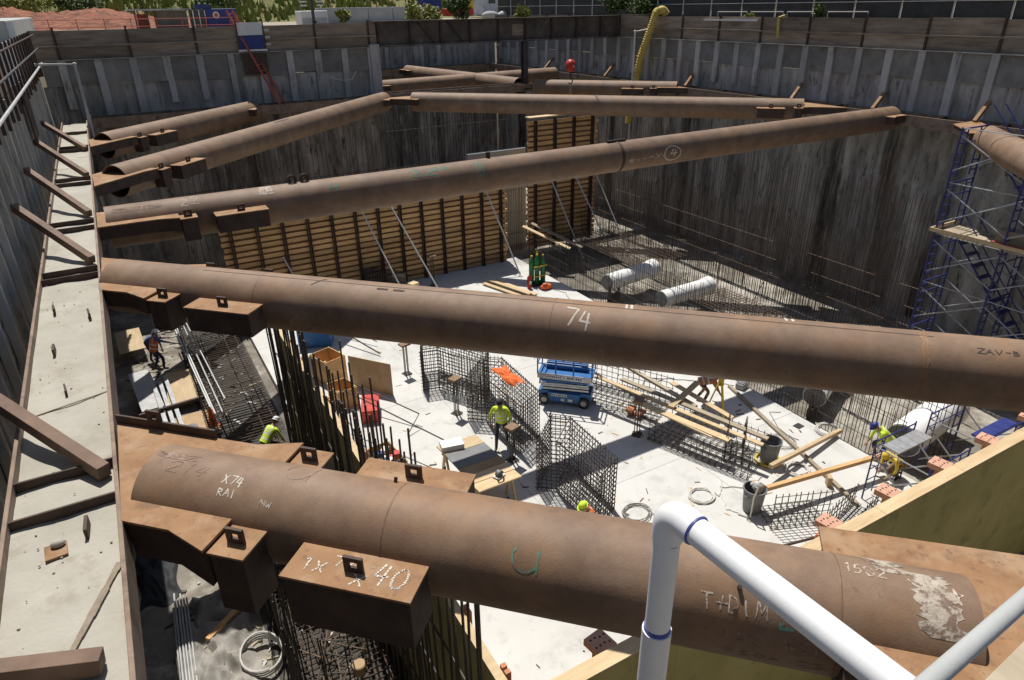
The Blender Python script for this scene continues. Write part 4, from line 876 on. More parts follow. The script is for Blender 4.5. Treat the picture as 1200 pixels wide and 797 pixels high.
plank('upper of two planks leaning before the tall narrow form wall', (18.1, 29.8, 2.0), (19.9, 27.7, .95), .3, .05, 'oldplank')
plank('lower of two planks leaning before the tall narrow form wall', (17.45, 29.6, 2.0), (19.0, 27.5, 1.1), .26, .05, 'pine')
root = thing('plank_trestle', 'dark trestle carrying the two leaning planks', 'trestle', (18.6, 28.6, DIRT))
for x, y, z in ((18.0, 29.4, 1.75), (19.3, 27.9, .95), (17.6, 29.2, 1.75), (18.7, 27.8, 1.1)): b = MB(); b.tube((x, y, DIRT), (x, y, z), .03, 6); part('leg', b, 'rustshade', root)
# orange pole
root = thing('steel_pole', 'long rusty pole with an orange clamp beside the front form wall', 'pole', (13.3, 8.0, .1))
b = MB(); b.tube((11.6, 8.15, .1), (15.5, 6.7, .75), .035, 8); part('tube', b, 'rustshade', root, smooth=True)
b = MB(); b.path([(12.95 + .1 * math.cos(t), 7.65, .36 + .1 * math.sin(t)) for t in [k * .45 for k in range(14)]], .02, 6, True); b.tube((12.95, 7.65, .05), (12.95, 7.65, .3), .02, 6); part('clamp', b, 'orange', root)
# sawhorse table
root = thing('sawhorse_table', 'plywood work table on sawhorses with a dark sheet across it', 'table', (6.75, 14.1, FL))
cs = [(6.1, 15.3), (7.3, 15.25), (7.45, 12.85), (6.2, 12.85)]
def lerp4(u, v):
    a = [cs[0][i] + (cs[1][i] - cs[0][i]) * u for i in (0, 1)]; b = [cs[3][i] + (cs[2][i] - cs[3][i]) * u for i in (0, 1)]
    return (a[0] + (b[0] - a[0]) * v, a[1] + (b[1] - a[1]) * v)
for v0, v1, m in ((0, .2, 'pine'), (.205, .52, 'grey'), (.525, .68, 'formply'), (.685, .84, 'pine'), (.85, 1, 'pine')):
    b = MB(); b.prism([lerp4(-.02 * (m == 'pine'), v0), lerp4(1.02, v0), lerp4(1.03, v1), lerp4(0, v1)], .88, .92); part('table_board', b, m, root, bevel=.003)
for v in (.12, .86):
    for u in (.08, .92):
        for dv in (-.1, .1):
            p0 = lerp4(u, v); p1 = lerp4(u, v + dv); b = MB(); b.bar((*p0, .86), (*p1, FL), .09, .05, (1, 0, 0)); part('leg', b, 'pine', root)
    p0, p1 = lerp4(.0, v), lerp4(1, v); b = MB(); b.bar((*p0, .83), (*p1, .83), .05, .1); part('sawhorse_beam', b, 'pine', root)
b = MB(); b.box((6.45, 15.05, 1.0), (.65, .4, .16), -.2); single('paper_box', b, 'white', (6.45, 15.05, .92), 'white box at the back edge of the sawhorse table', 'box', bevel=.01)
root = thing('circular_saw', 'small dark power saw on the front board of the sawhorse table', 'power saw', (6.95, 13.15, .92))
b = MB(); b.box((6.95, 13.15, .955), (.3, .22, .02), .4); part('base_plate', b, 'galv', root)
b = MB(); b.tube((6.93, 13.2, 1.02), (6.97, 13.1, 1.02), .1, 16); part('blade_guard', b, 'grey', root)
b = MB(); b.path([(6.85, 13.05, 1.02), (6.83, 13.0, 1.13), (6.98, 13.02, 1.16), (7.05, 13.1, 1.05)], .025, 6); part('handle', b, 'black', root)
# tool chest
root = thing('tool_chest', 'red steel tool chest with lid on the slab by the plywood sheet', 'tool chest', (5.45, 19.35, FL))
b = MB(); b.box((5.45, 19.35, .22), (.55, 1.05, .4), -.35); part('chest_body', b, 'red', root, bevel=.015)
b = MB(); b.box((5.45, 19.35, .45), (.58, 1.08, .07), -.35); part('lid', b, 'red', root, bevel=.01)
b = MB(); b.box((5.73, 19.25, .3), (.02, .3, .06), -.35); part('label_plate', b, 'white', root)
# plywood sheets and boxes
def box_form(label, c, d, rz, m='ply', z=FL):
    root = thing('plywood_box', label, 'plywood box', (*c, z)); rot = Matrix.Rotation(rz, 3, 'Z'); w, l, h = d
    for sx, sy, ww, ll in ((0, l / 2, w, .025), (0, -l / 2, w, .025), (w / 2 - .013, 0, .025, l - .03), (-w / 2 + .013, 0, .025, l - .03)):
        p = rot @ Vector((sx, sy, 0)); b = MB(); b.box((c[0] + p.x, c[1] + p.y, z + h / 2), (ww, ll, h), rz); part('side_board', b, m, root)
    for sx in (-1, 1):
        for sy in (-1, 1): p = rot @ Vector((sx * (w / 2 - .06), sy * (l / 2 - .06), 0)); b = MB(); b.box((c[0] + p.x, c[1] + p.y, z + h / 2), (.07, .07, h + .06), rz); part('corner_post', b, 'pine', root)
    b = MB(); b.box((c[0], c[1], z + .03), (w - .1, l - .1, .03), rz); part('bottom_board', b, m, root)
box_form('tall open plywood box behind the starter bars, beside the blue job box', (5.0, 22.6), (.85, 1.0, .95), .3, 'formwood')
box_form('open plywood box nearest the standing plywood sheet', (4.9, 20.6), (.7, .85, .7), .15, 'formwood')
box_form('low plywood tray full of tools left of the sawhorse table', (4.75, 15.9), (.75, 1.2, .75), .1, 'formwood')
box_form('plywood box at the feet of the starter bars, low in front of the tool tray', (4.6, 13.6), (.7, 1.2, .7), -.1, 'formwood')
root = thing('loose_tools', 'jumble of hand tools and cartons in the low plywood tray', 'tools', (4.75, 15.9, .1))
for k in range(12):
    b = MB(); b.box((4.75 + rnd(-.28, .28), 15.9 + rnd(-.5, .5), .45 + rnd(0, .3)), (rnd(.1, .25), rnd(.1, .3), rnd(.05, .15)), rnd(0, 3)); part('tool', b, random.choice(['white', 'red', 'grey', 'shirtblue', 'ply']), root)
b = MB(); b.bar((5.5, 21.6, .62), (6.55, 20.2, .62), .03, 1.22); single('plywood_sheet', b, 'ply', (6, 21, FL), 'tan plywood sheet standing upright behind the red tool chest', 'plywood sheet')
root = thing('job_box', 'blue job box under the middle strut, left of the plywood boxes', 'job box', (5.35, 25.7, FL))
b = MB(); b.box((5.35, 25.7, .45), (1.3, .8, .8), -.4); part('box_body', b, 'blue', root, bevel=.02)
b = MB(); b.box((5.35, 25.7, .9), (1.34, .84, .1), -.4); part('lid', b, 'blue', root, bevel=.02)
# orange bundle on the cage
# gas cylinders
root = thing('cylinder_trolley', 'green gas cylinders chained on a trolley near the back of the slab', 'gas cylinders', (16.5, 26.5, FL))
for dx, dy, h in ((0, 0, 1.45), (.3, -.05, 1.4), (.14, .22, 1.5), (-.2, .18, 1.35)):
    b = MB(); x, y = 16.4 + dx, 26.5 + dy; b.lathe([(.115, .04), (.125, .06), (.125, h - .22), (.10, h - .12), (.045, h - .05), (.04, h), (.03, h + .1)], (x, y, FL), 16); cy_ = part('cylinder', b, 'green', root, smooth=True)
    b = MB(); b.box((x, y, h + .1), (.09, .06, .08)); part('valve', b, 'yellow', cy_)
b = MB(); b.box((16.5, 26.56, .03), (.8, .6, .05)); part('trolley_base', b, 'rustshade', root)
for z in (.5, 1.0): b = MB(); b.box((16.5, 26.33, z), (.75, .02, .05)); part('strap', b, 'yellow', root)
root = thing('fire_extinguisher', 'small red extinguisher left of the green cylinders', 'extinguisher', (15.85, 26.3, FL))
b = MB(); b.lathe([(.1, 0), (.11, .03), (.11, .5), (.07, .6), (.03, .66)], (15.85, 26.3, FL), 14); part('cylinder', b, 'red', root, smooth=True)
b = MB(); b.box((15.85, 26.22, .32), (.12, .06, .16)); part('label_plate', b, 'white', root)
b = MB(); b.path([(15.85, 26.3, .7), (15.7, 26.25, .6), (15.7, 26.2, .25)], .015, 5); part('hose', b, 'black', root)
root = thing('orange_bag', 'slumped orange bag on the slab before the green cylinders', 'bag', (16.5, 25.8, FL))
b = MB(); b.ell((16.5, 25.8, .14), (.32, .2, .15), 12, 8); part('bag_body', b, 'orange', root, smooth=True)
b = MB(); b.ell((16.4, 25.75, .3), (.14, .1, .05), 8, 6); part('flap', b, 'clip', root, smooth=True)
# tripod
root = thing('survey_tripod', 'yellow survey tripod with instrument beside the bending worker', 'tripod', (15.25, 13.35, FL))
for a in (.3, 2.4, 4.5): b = MB(); b.bar((15.25 + .08 * math.cos(a), 13.35 + .08 * math.sin(a), 1.2), (15.25 + .42 * math.cos(a), 13.35 + .42 * math.sin(a), FL), .06, .035); part('leg', b, 'yellow', root)
b = MB(); b.tube((15.25, 13.35, 1.18), (15.25, 13.35, 1.24), .1, 12); part('head_plate', b, 'yellow', root)
b = MB(); b.box((15.25, 13.35, 1.4), (.18, .14, .28), .4); b.tube((15.15, 13.35, 1.42), (15.38, 13.3, 1.42), .05, 10); part('instrument', b, 'yellow', root, bevel=.01)
b = MB(); b.box((17.35, 14.25, .12), (.42, .3, .2), .3)
root = thing('instrument_case', 'small grey instrument case on the slab right of the tripod', 'case', (17.35, 14.25, FL)); part('case_body', b, 'greymid', root, bevel=.02)
b = MB(); b.box((17.35, 14.25, .235), (.36, .24, .03), .3); part('lid', b, 'grey', root)
b = MB(); b.box((17.05, 11.55, .006), (.3, .24, .012), .1); single('drain_cover', b, 'black', (17.05, 11.55, 0), 'small black square drain hole in the slab', 'drain')
b = MB(); b.box((12.9, 14.9, .2), (.35, .25, .12), .5); b.box((13.05, 14.6, .16), (.4, .2, .1), .2); single('cardboard_scrap', b, 'clip', (12.95, 14.8, FL), 'orange brown carton scraps on the mat beside the stub post', 'scraps')
for lab, x, y, a in (('wood block leaning on the rebar mat at the form wall', 13.9, 8.0, .4), ('wood offcut on the slab right of the upright rebar mat', 15.3, 9.1, .9)):
    b = MB(); b.box((x, y, .16), (.22, .12, .3), a); single('wood_block', b, 'ply', (x, y, FL), lab, 'wood block', bevel=.01)
# hoses and cords
def coil(label, x, y, r, turns, m='hose', th=.016, tail=None, cat='hose'):
    pts = []
    for k in range(int(turns * 22)):
        t = k / 22 * 2 * math.pi; rr = r * (1 + .12 * math.sin(t * .37 + 1) + rnd(-.03, .03)); pts.append((x + rr * math.cos(t), y + rr * .9 * math.sin(t), FL + .02 + .012 * (k // 22) + rnd(0, .02)))
    if tail: pts += [tuple(Vector((*q, FL + .02))) for q in tail]
    b = MB(); b.path(pts, th, 6); return single('hose_coil' if m == 'hose' else 'cable_coil', b, m, (x, y, FL), label, cat, smooth=True)
coil('grey cable coil on open slab right of the nearest rebar cage', 9.9, 10.9, .36, 4, 'cable', .012, [(10.3, 10.5), (10.6, 10.2)], 'cable')
coil('pale hose coil left of the full bin', 11.9, 10.55, .34, 3, 'hose', .018, [(12.3, 10.3), (12.6, 10.5), (12.9, 10.8)])
coil('white hose coil beside the tan beam, near the saddle frame', 17.6, 10.9, .36, 5, 'hose', .022)
coil('white hose tangle at the right of the empty bin', 15.1, 10.0, .33, 5, 'hose', .022)
coil('thin cable loops beyond the empty bin', 15.9, 11.2, .4, 2, 'cable', .012, [(16.4, 11.8), (16.9, 12.6), (17.2, 12.4)], 'cable')
coil('dark cable loop inside the half hidden rebar cage', 8.6, 20.2, .3, 3, 'cable', .015, None, 'cable')
def cord(label, pts, th=.012, m='cable'):
    P = []
    for i in range(len(pts) - 1):
        for k in range(8):
            t = k / 8; P.append((pts[i][0] + (pts[i + 1][0] - pts[i][0]) * t + rnd(-.03, .03), pts[i][1] + (pts[i + 1][1] - pts[i][1]) * t + rnd(-.03, .03), FL + .015))
    b = MB(); b.path(P, th, 5); return single('power_cord', b, m, (*pts[0], FL), label, 'cord', smooth=True)
cord('thin cord from the orange bag towards the middle strut', [(16.7, 25.6), (17.0, 24.9), (16.6, 23.9), (16.2, 22.5)])
cord('pale cord curving over the full bin foot', [(12.4, 9.3), (12.1, 9.8), (12.6, 10.6), (13.2, 10.2), (14.1, 10.3)], .02, 'hose')
cord('dark cord along the slab from the lift to the back forms', [(12.6, 17.6), (14.2, 19.6), (15.6, 22.0), (15.2, 24.6)])
cord('thin cord crossing the strut shadow near the tripod', [(13.6, 15.8), (15.0, 16.5), (16.6, 15.2), (17.3, 14.4)])
b = MB(); b.path([(12.5, 9.3, .9), (12.42, 9.18, 1.02), (12.33, 9.2, .7), (12.35, 9.22, .05), (12.2, 9.5, .03)], .022, 6); single('hose_loop', b, 'hose', (12.4, 9.3, 0), 'white hose looped over the rim of the full bin', 'hose', smooth=True)

# ------------------------------------------------------------------ strip between ledge and olive form
def sheet(label, c, d, rz, m, z=DIRT + .03, cat='sheet', nm='plywood_sheet', tilt=0):
    b = MB(); b.box((c[0], c[1], z), d, rot=Matrix.Rotation(rz, 3, 'Z') @ Matrix.Rotation(tilt, 3, 'X')); return single(nm, b, m, (c[0], c[1], z), label, cat, bevel=.004)
sheet('pale plywood sheet behind the worker in orange vest', (-1.25, 29.5), (.95, 2.3, .04), .05, 'ply', .25)
sheet('tan plywood sheet on the strip below the orange vest worker', (.15, 24.6), (1.0, 2.6, .04), -.05, 'ply', .1)
sheet('grey metal sheet beside the tan plywood sheet', (-1.0, 24.8), (.7, 3.2, .05), .08, 'greymid', .2, nm='metal_sheet')
sheet('tan cardboard sheet by the orange cone on the strip', (.3, 21.6), (1.1, 1.8, .03), .1, 'tooth', .05, nm='cardboard_sheet')
sheet('pale plywood sheet low in the strip beside the ledge', (-1.0, 21.5), (.9, 1.6, .03), 0, 'ply', .05)
for k, x in enumerate((-.62, -.42, -.22)):
    sheet(('left', 'middle', 'right')[k] + ' of three grey aluminium beams lying along the strip', (x, 22.6 + .3 * k), (.13, 4.2, .14), .04, 'galv', .25, 'beam', 'aluminium_beam')
sheet('dark crossbar bridging the grey aluminium beams', (-.3, 22.7), (2.4, .1, .1), .1, 'rustshade', .4, 'bar', 'steel_bar')
g = MB(); g.quad((.45, 5.3, DIRT + .004), (2.83, 5.3, DIRT + .004), (2.83, 31, DIRT + .004), (.45, 31, DIRT + .004)); struct('trench_shade_ground', g, 'trenchdark', label='dark soil sheet standing in for the shaded trench under the bars beside the olive form')  # flat sheet, trench shade is in its dark colour
root = thing('rebar_bed', 'long bed of closely spaced bars in the strip beside the olive form wall', 'rebar mat', (1.6, 25, DIRT))
for x in (.75, 1.25, 2.1, 2.5): b = MB(); b.tube((x, 19.4, .3), (x, 31, .34), .018, 6); part('long_bar', b, 'rebar', root)
mb = MB(); y = 19.4
while y < 31: mb.tube((.55, y, .34 + rnd(-.02, .02)), (2.62, y + rnd(-.04, .04), .36), .016, 5); y += .17
part('bar_mesh', mb, 'rebarlit', root)
mb = MB(); 
for k in range(60): yy = 19.4 + .19 * k; mb.tube((.6, yy, DIRT), (.58, yy, .75 + rnd(-.05, .1)), .014, 4, cap=False)
part('bar_mesh', mb, 'rebar', root)
for k, (x0, x1) in enumerate(((.9, 1.05), (1.1, 1.3), (.8, .95), (1.3, 1.42))):
    b = MB(); b.tube((x0, 20.6 + .5 * k, .5), (x1 - .5, 28.8, .62 + .05 * k), .028, 6); single('scaffold_tube', b, 'galv' if k % 2 else 'pvcold', (1, 24, .4), ('grey tube lying lowest on the long bed of bars', 'pale tube second on the long bed of bars', 'grey tube third on the long bed of bars', 'pale tube topmost on the long bed of bars')[k], 'tube', smooth=True)
root = thing('traffic_cone', 'faded orange cone at the edge of the rebar bed', 'cone', (.75, 21.4, DIRT))
b = MB(); b.lathe([(.16, .03), (.15, .06), (.04, .7), (.03, .72)], (.75, 21.4, .0), 14); part('cone_body', b, 'orange', root, smooth=True)
b = MB(); b.box((.75, 21.4, 0), (.36, .36, .05), .3); part('base', b, 'orange', root)
b = MB(); b.tube((.1, 21.2, .0), (.1, 21.2, .3), .2, 14); single('cable_drum', b, 'grey', (.1, 21.2, DIRT), 'small grey drum beside the orange cone', 'drum')
# near strip: sheeting, bundles, coils under the nearest strut
for k in range(10):
    x = -1.42 + .05 * (k % 5) + .012 * k; z = -.15 + .045 * (k // 5)
    b = MB(); b.tube((x, 9.6 + rnd(-.2, .2), z), (x + .16, 14.2 + rnd(-.3, .3), z + .02), .02, 6); single('conduit', b, 'greymid', (x, 12, z), ('grey conduit in the bundle lying beside the ledge foot', )[0], 'conduit', 'bundle of grey conduits under the nearest strut', smooth=True)
def crumple(label, c, d, m, seed, nm='plastic_sheeting', amp=.12):
    rr = random.Random(seed); n = 46; vs = []
    for j in range(n + 1):
        for i in range(n + 1):
            u, v = i / n - .5, j / n - .5; e = max(0, 1 - (2 * max(abs(u), abs(v))) ** 4)
            z = amp * e * (1.1 * abs(mnoise.fractal((u * d[0] * 1.1 + seed, v * d[1] * 1.1, seed), 1.0, 2.0, 3)) + .55 * (1 - abs(mnoise.noise((u * d[0] * 2.6, v * d[1] * 1.9 + u * 2, seed))) * 2.2)) + rr.uniform(0, .008)
            vs.append((c[0] + u * d[0] * (1 + .12 * math.sin(v * 9 + seed)), c[1] + v * d[1] * (1 + .1 * math.sin(u * 8 + seed)), c[2] + z))
    return single(nm, MB().add(vs, [(j * (n + 1) + i, j * (n + 1) + i + 1, (j + 1) * (n + 1) + i + 1, (j + 1) * (n + 1) + i) for j in range(n) for i in range(n)]), m, c, label, 'sheeting', smooth=True)
ob = crumple('crumpled orange vest bundle lying on top of a rebar cage', (9.25, 16.7, 1.66), (.5, 1.25), 'orange', 4, 'orange_bundle', .16); ob['category'] = 'bundle'
crumple('crumpled grey plastic sheeting low in the near strip', (-.55, 11.6, DIRT + .01), (1.5, 3.2), 'plastic', 3, amp=.28)
crumple('pale plastic bag wadded beside the conduits under the nearest strut', (-.4, 13.6, DIRT + .01), (1.0, 1.0), 'plastic', 5, 'plastic_bag', .3)
crumple('dark tarpaulin by the foot of the ledge wall', (-1.5, 15.5, DIRT + .01), (.9, 2.4), 'soot', 7, 'tarpaulin', .25)
crumple('grey blue plastic heap at the ledge foot', (-1.65, 10.6, DIRT + .01), (.5, 2.6), 'plastic', 9, 'plastic_sheeting', .2)
sheet('square timber lying in the near strip beside the plastic bag', (-.15, 13.0), (.12, 1.4, .1), -.9, 'formwood', -.12, 'timber', 'timber_beam')
coil2 = MB(); coil2.path([(.25 + .42 * math.cos(t), 11.5 + .5 * math.sin(t), -.2 + .01 * t + .1 * max(0, math.sin(t))) for t in [k * .3 for k in range(80)]], .022, 6)
single('hose_coil', coil2, 'hose', (.25, 11.5, DIRT), 'dusty hose coil on the bare mud below the nearest strut', 'hose', smooth=True)
coil3 = MB(); coil3.path([(1.55 + .4 * math.cos(t), 12.6 + .45 * math.sin(t), .3 + .012 * t) for t in [k * .3 for k in range(100)]], .018, 6)
single('wire_coil', coil3, 'galv', (1.55, 12.6, .2), 'wire coil on the bar grid under the nearest strut', 'wire', smooth=True)
root = thing('rebar_grid', 'bar grid in the near strip with a wire coil on it', 'rebar mat', (1.5, 12, DIRT))
mb = MB(); lattice(mb, (.75, 9.4, .1), (1.7, 0, 0), (0, 6.6, 0), 6, 44, .014, jit=.03); part('mesh_panel', mb, 'rebarlit', root)
mb = MB(); lattice(mb, (.72, 9.4, DIRT), (0, 6.6, 0), (0, 0, 1.6), 30, 3, .014, jit=.05); part('mesh_panel', mb, 'rebar', root)
root = thing('rebar_offcuts', 'pile of loose bar offcuts beside the olive form wall', 'rebar', (1.7, 10.6, .1))
for k in range(16):
    b = MB(); x, y = 1.6 + rnd(-.5, .5), 10.6 + rnd(-.8, .8); a = rnd(0, 3); l = rnd(.3, .8); b.tube((x - l * math.cos(a), y - l * math.sin(a), .16 + rnd(0, .15)), (x + l * math.cos(a), y + l * math.sin(a), .16 + rnd(0, .25)), .016, 5); part('offcut', b, 'rebarlit' if k % 2 else 'rebar', root)
b = MB(); b.lathe([(.14, 0), (.14, .22), (.12, .24)], (1.9, 9.9, .12), 14); single('paint_tin', b, 'tooth', (1.9, 9.9, .1), 'small brown tin among the bar offcuts', 'tin')

root = thing('rebar_row', 'black upright bars bunched in the near strip between the plastic sheeting and the olive form', 'rebar', (1.3, 11, DIRT))
for k in range(84):
    x, y = rnd(.55, 2.35), rnd(6.5, 14.2)
    if k % 3: x = .62 + .1 * (k % 4) + rnd(-.04, .04)
    b = MB(); b.tube((x, y, DIRT), (x + rnd(-.15, .1), y + rnd(-.2, .2), rnd(1.2, 3.4)), .014, 6); part('vertical_bar', b, 'rebar', root, smooth=True)
g = MB()
for _ in range(260):
    x, y = rnd(3.6, 17.3), rnd(5.8, 29.5)
    if rnd(0, 1) < .6: x = 12 + 3.2 * random.gauss(0, 1); y = 12.5 + 4 * random.gauss(0, 1)
    if not (3.4 < x < 17.4 and 5.6 < y < 30): continue
    a = rnd(0, 3.14); l = rnd(.03, .28); w_ = rnd(.01, .05); g.cur = random.choice([0, 0, 1, 2]); g.box((x, y, FL + .01), (l, w_, .018), a)
o = mesh_obj('floor_debris', g, ['pine', 'rebar', 'tan']); tag(o, 'small wood chips and wire ends littering the slab', None, None, 'stuff')
g = MB()
for _ in range(500):
    x, y = rnd(-1.6, 2.6), rnd(6.5, 31); a = rnd(0, 3.14); g.cur = random.choice([0, 1, 2, 1]); g.box((x, y, DIRT + .02), (rnd(.04, .5), rnd(.02, .09), .03), a)
o = mesh_obj('strip_debris', g, ['oldplank', 'rebar', 'greymid']); tag(o, 'scraps of wood and metal littering the strip beside the ledge', None, None, 'stuff')

# ------------------------------------------------------------------ people
def ik(a, b, l1, l2, hint):
    a, b = Vector(a), Vector(b); d = b - a; L = min(d.length, (l1 + l2) * .995); d.normalize(); b = a + d * L
    x = (l1 * l1 - l2 * l2 + L * L) / (2 * L); h = math.sqrt(max(0, l1 * l1 - x * x))
    hv = Vector(hint); hv = hv - d * hv.dot(d)
    if hv.length < 1e-4: hv = Vector((0, 0, 1)).cross(d)
    return a + d * x + hv.normalized() * h, b
def person(label, loc, rz, pelvis, lean, feet, hands, top, legs, vest=None, hat='yellow', headpitch=0.0, sc=1.0, side=0.0, hair=False):
    """pelvis height, torso lean (radians forward), feet/hands: two local points each (x right, y forward)."""
    root = thing('person', label, 'person', loc)
    ph = Vector((0, 0, pelvis)); tr = Matrix.Rotation(-lean, 3, 'X') @ Matrix.Rotation(side, 3, 'Y')
    def tp(x, y, z): return ph + tr @ Vector((x, y, z))
    J = {}; J['pelvis'] = ph; J['waist'] = tp(0, .0, .16); J['chest'] = tp(0, .01, .36); J['neck'] = tp(0, 0, .52)
    hr = tr @ Matrix.Rotation(headpitch, 3, 'X')
    J['head0'] = J['neck'] + hr @ Vector((0, .02, .07))
    V = [J['pelvis'], J['waist'], J['chest'], J['neck'], J['head0']]; Rr = [(.155, .12), (.145, .11), (.165, .115), (.062, .062), (.06, .065)]
    E = [(0, 1), (1, 2), (2, 3), (3, 4)]; zone = ['leg', 'top', 'top', 'skin', 'skin']
    def addc(par, pts, rad, zn):
        p = par
        for q, r_, z_ in zip(pts, rad, zn): V.append(Vector(q)); Rr.append((r_, r_)); zone.append(z_); E.append((p, len(V) - 1)); p = len(V) - 1
    wr = []
    for s, ft, hd in ((-1, feet[0], hands[0]), (1, feet[1], hands[1])):
        hip = tp(s * .095, 0, -.03); an = Vector((ft[0], ft[1], ft[2] + .09))
        kn, an = ik(hip, an, .44, .43, (s * .12, 1, .25))
        toe = an + Vector((s * .02, .17, -.055 if ft[2] < .05 else -.03))
        addc(0, [hip, kn, an, toe], [.09, .062, .046, .04], ['leg', 'leg', 'boot', 'boot'])
        sh = tp(s * .185, 0, .45)
        el, ha = ik(sh, hd, .30, .27, (s * .9, -.5, -.5)); addc(2, [sh, el, ha], [.058, .044, .03], ['top', 'top', 'skin']); wr.append((el, ha, s))
    me = bpy.data.meshes.new('body'); me.from_pydata([tuple(v) for v in V], E, []); o = bpy.data.objects.new('body', me); COL.objects.link(o)
    m = o.modifiers.new('skin', 'SKIN'); 
    for i, sv_ in enumerate(me.skin_vertices[0].data): sv_.radius = Rr[i]; sv_.use_root = (i == 0)
    m.use_smooth_shade = True; ss = o.modifiers.new('ss', 'SUBSURF'); ss.levels = ss.render_levels = 2
    dg = bpy.context.evaluated_depsgraph_get(); dg.update(); ev = bpy.data.meshes.new_from_object(o.evaluated_get(dg))
    b = MB(); b.v = [tuple(v.co) for v in ev.vertices]; b.f = [list(p.vertices) for p in ev.polygons]
    order = ['leg', 'top', 'skin', 'boot']
    def near(p):
        best = (9, 'top')
        for (i, j) in E:
            a, c = V[i], V[j]; d = c - a; t = max(0, min(1, (p - a).dot(d) / max(1e-6, d.dot(d)))); q = (p - (a + d * t)).length - (Rr[i][0] * (1 - t) + Rr[j][0] * t)
            if q < best[0]: best = (q, zone[j] if t > .45 else (zone[i] if zone[i] != 'top' or zone[j] != 'leg' else 'leg'))
        return best[1]
    b.m = [order.index(near(p.center)) for p in ev.polygons]
    bpy.data.objects.remove(o)
    # head with face, ears and fingers join the same mesh
    b.cur = 2; hc = J['head0'] + hr @ Vector((0, .015, .085))
    b.ell(hc, (.075, .095, .118), 14, 10, hr); b.ell(hc + hr @ Vector((0, .095, -.012)), (.016, .026, .024), 8, 6, hr)
    for s in (-1, 1): b.ell(hc + hr @ Vector((s * .078, -.005, -.005)), (.012, .024, .034), 8, 6, hr)
    b.ell(hc + hr @ Vector((0, .082, -.055)), (.026, .012, .008), 8, 5, hr)
    for el, ha, s in wr:
        d = (ha - el).normalized(); sx = d.cross(Vector((0, 0, 1))); sx = sx.normalized() if sx.length > .01 else Vector((1, 0, 0)); dn = d.cross(sx)
        rot = Matrix((sx, d, dn)).transposed(); b.ell(ha + d * .05, (.042, .055, .018), 10, 6, rot)
        for k in range(4):
            f0 = ha + d * .085 + sx * (.03 - .02 * k); L = (.062, .075, .07, .052)[k]
            b.path([f0, f0 + d * L * .5 - dn * .006, f0 + d * L * .8 - dn * .025 - Vector((0, 0, .01))], [.010, .009, .007], 6)
        f0 = ha + d * .03 + sx * (s * -.038); b.path([f0, f0 + sx * (s * -.025) + d * .03, f0 + sx * (s * -.028) + d * .06], [.012, .010, .008], 6)
    mz = Matrix.Rotation(rz, 3, 'Z'); L0 = Vector(loc)
    def place(mb): mb.v = [tuple(L0 + mz @ (Vector(v) * sc)) for v in mb.v]; return mb
    part('body', place(b), [legs, top, 'skin', 'black'], root, smooth=True)
    c = MB()
    for s in (-1, 1): c.ell(hc + hr @ Vector((s * .03, .087, .018)), (.011, .008, .007), 8, 5, hr)
    part('eyes', place(c), 'black', root, smooth=True)
    c = MB(); c.ell(hc + hr @ Vector((0, -.022, .012)), (.08, .085, .105), 12, 8, hr); part('hair', place(c), 'bark', root, smooth=True)
    if hat:
        c = MB(); prof = [(.125, .03), (.125, .038), (.105, .045), (.1, .09), (.075, .128), (.03, .145), (.004, .148)]; n = 18; vs = []
        for r_, z_ in prof:
            for k in range(n):
                t = 2 * math.pi * k / n; vs.append(hc + hr @ Vector((r_ * math.cos(t) * .92, r_ * math.sin(t) * 1.12 + (.03 if r_ > .11 and math.sin(t) > 0 else 0), z_)))
        c.add(vs, [(i * n + k, i * n + (k + 1) % n, (i + 1) * n + (k + 1) % n, (i + 1) * n + k) for i in range(len(prof) - 1) for k in range(n)])
        part('hard_hat', place(c), hat, root, smooth=True)
    if vest:
        c = MB(); n = 22; lv = [(-.06, .185, .15), (.04, .178, .145), (.09, .176, .143), (.20, .182, .145), (.25, .188, .146), (.36, .2, .15), (.44, .19, .135), (.49, .12, .095)]; vs = []
        for z_, rx, ry in lv:
            for k in range(n): t = 2 * math.pi * k / n; vs.append(tp(rx * math.cos(t), ry * math.sin(t) + .005, z_))
        for i in range(len(lv) - 1):
            c.cur = 1 if i in (1, 3) else 0
            pass
        fs = []; ms = []
        for i in range(len(lv) - 1):
            for k in range(n):
                fs.append((i * n + k, i * n + (k + 1) % n, (i + 1) * n + (k + 1) % n, (i + 1) * n + k)); ms.append(1 if i in (1, 3) else (1 if i > 3 and k in (4, 7, 15, 18) else 0))
        c.cur = 0; c.add(vs, fs); c.m = ms
        part('vest', place(c), [vest, 'silver'], root, smooth=True)
    return root
person('worker in lime vest and dark hard hat walking past the rebar cage, back turned', (8.35, 15.55, FL), R(140), .93, .22, [(-.12, -.28, .04), (.1, .34, 0)], [(-.25, .35, .92), (.28, .18, .85)], 'lime', 'denim', 'lime', 'soot', sc=1.04)
person('worker in orange bending low over the slab by the yellow tripod', (15.35, 14.3, FL), R(-120), .82, 1.35, [(-.14, -.05, 0), (.14, .12, 0)], [(-.2, .62, .42), (.2, .66, .40)], 'clip', 'tan', 'clip', 'orange', headpitch=.3)
person('worker in orange vest and white hard hat standing in the strip under the second strut', (-.45, 27.0, DIRT + .03), R(-70), .93, .25, [(-.11, -.1, 0), (.11, .15, 0)], [(-.15, .6, 1.15), (.25, .62, 1.05)], 'shirtblue', 'denim', 'orange', 'white')
person('worker in blue shirt stooping beside the one in orange vest', (-.6, 28.2, DIRT + .03), R(-150), .8, .9, [(-.14, -.1, 0), (.14, .14, 0)], [(-.2, .5, .5), (.22, .52, .55)], 'shirtblue', 'denim', None, 'officeblue')
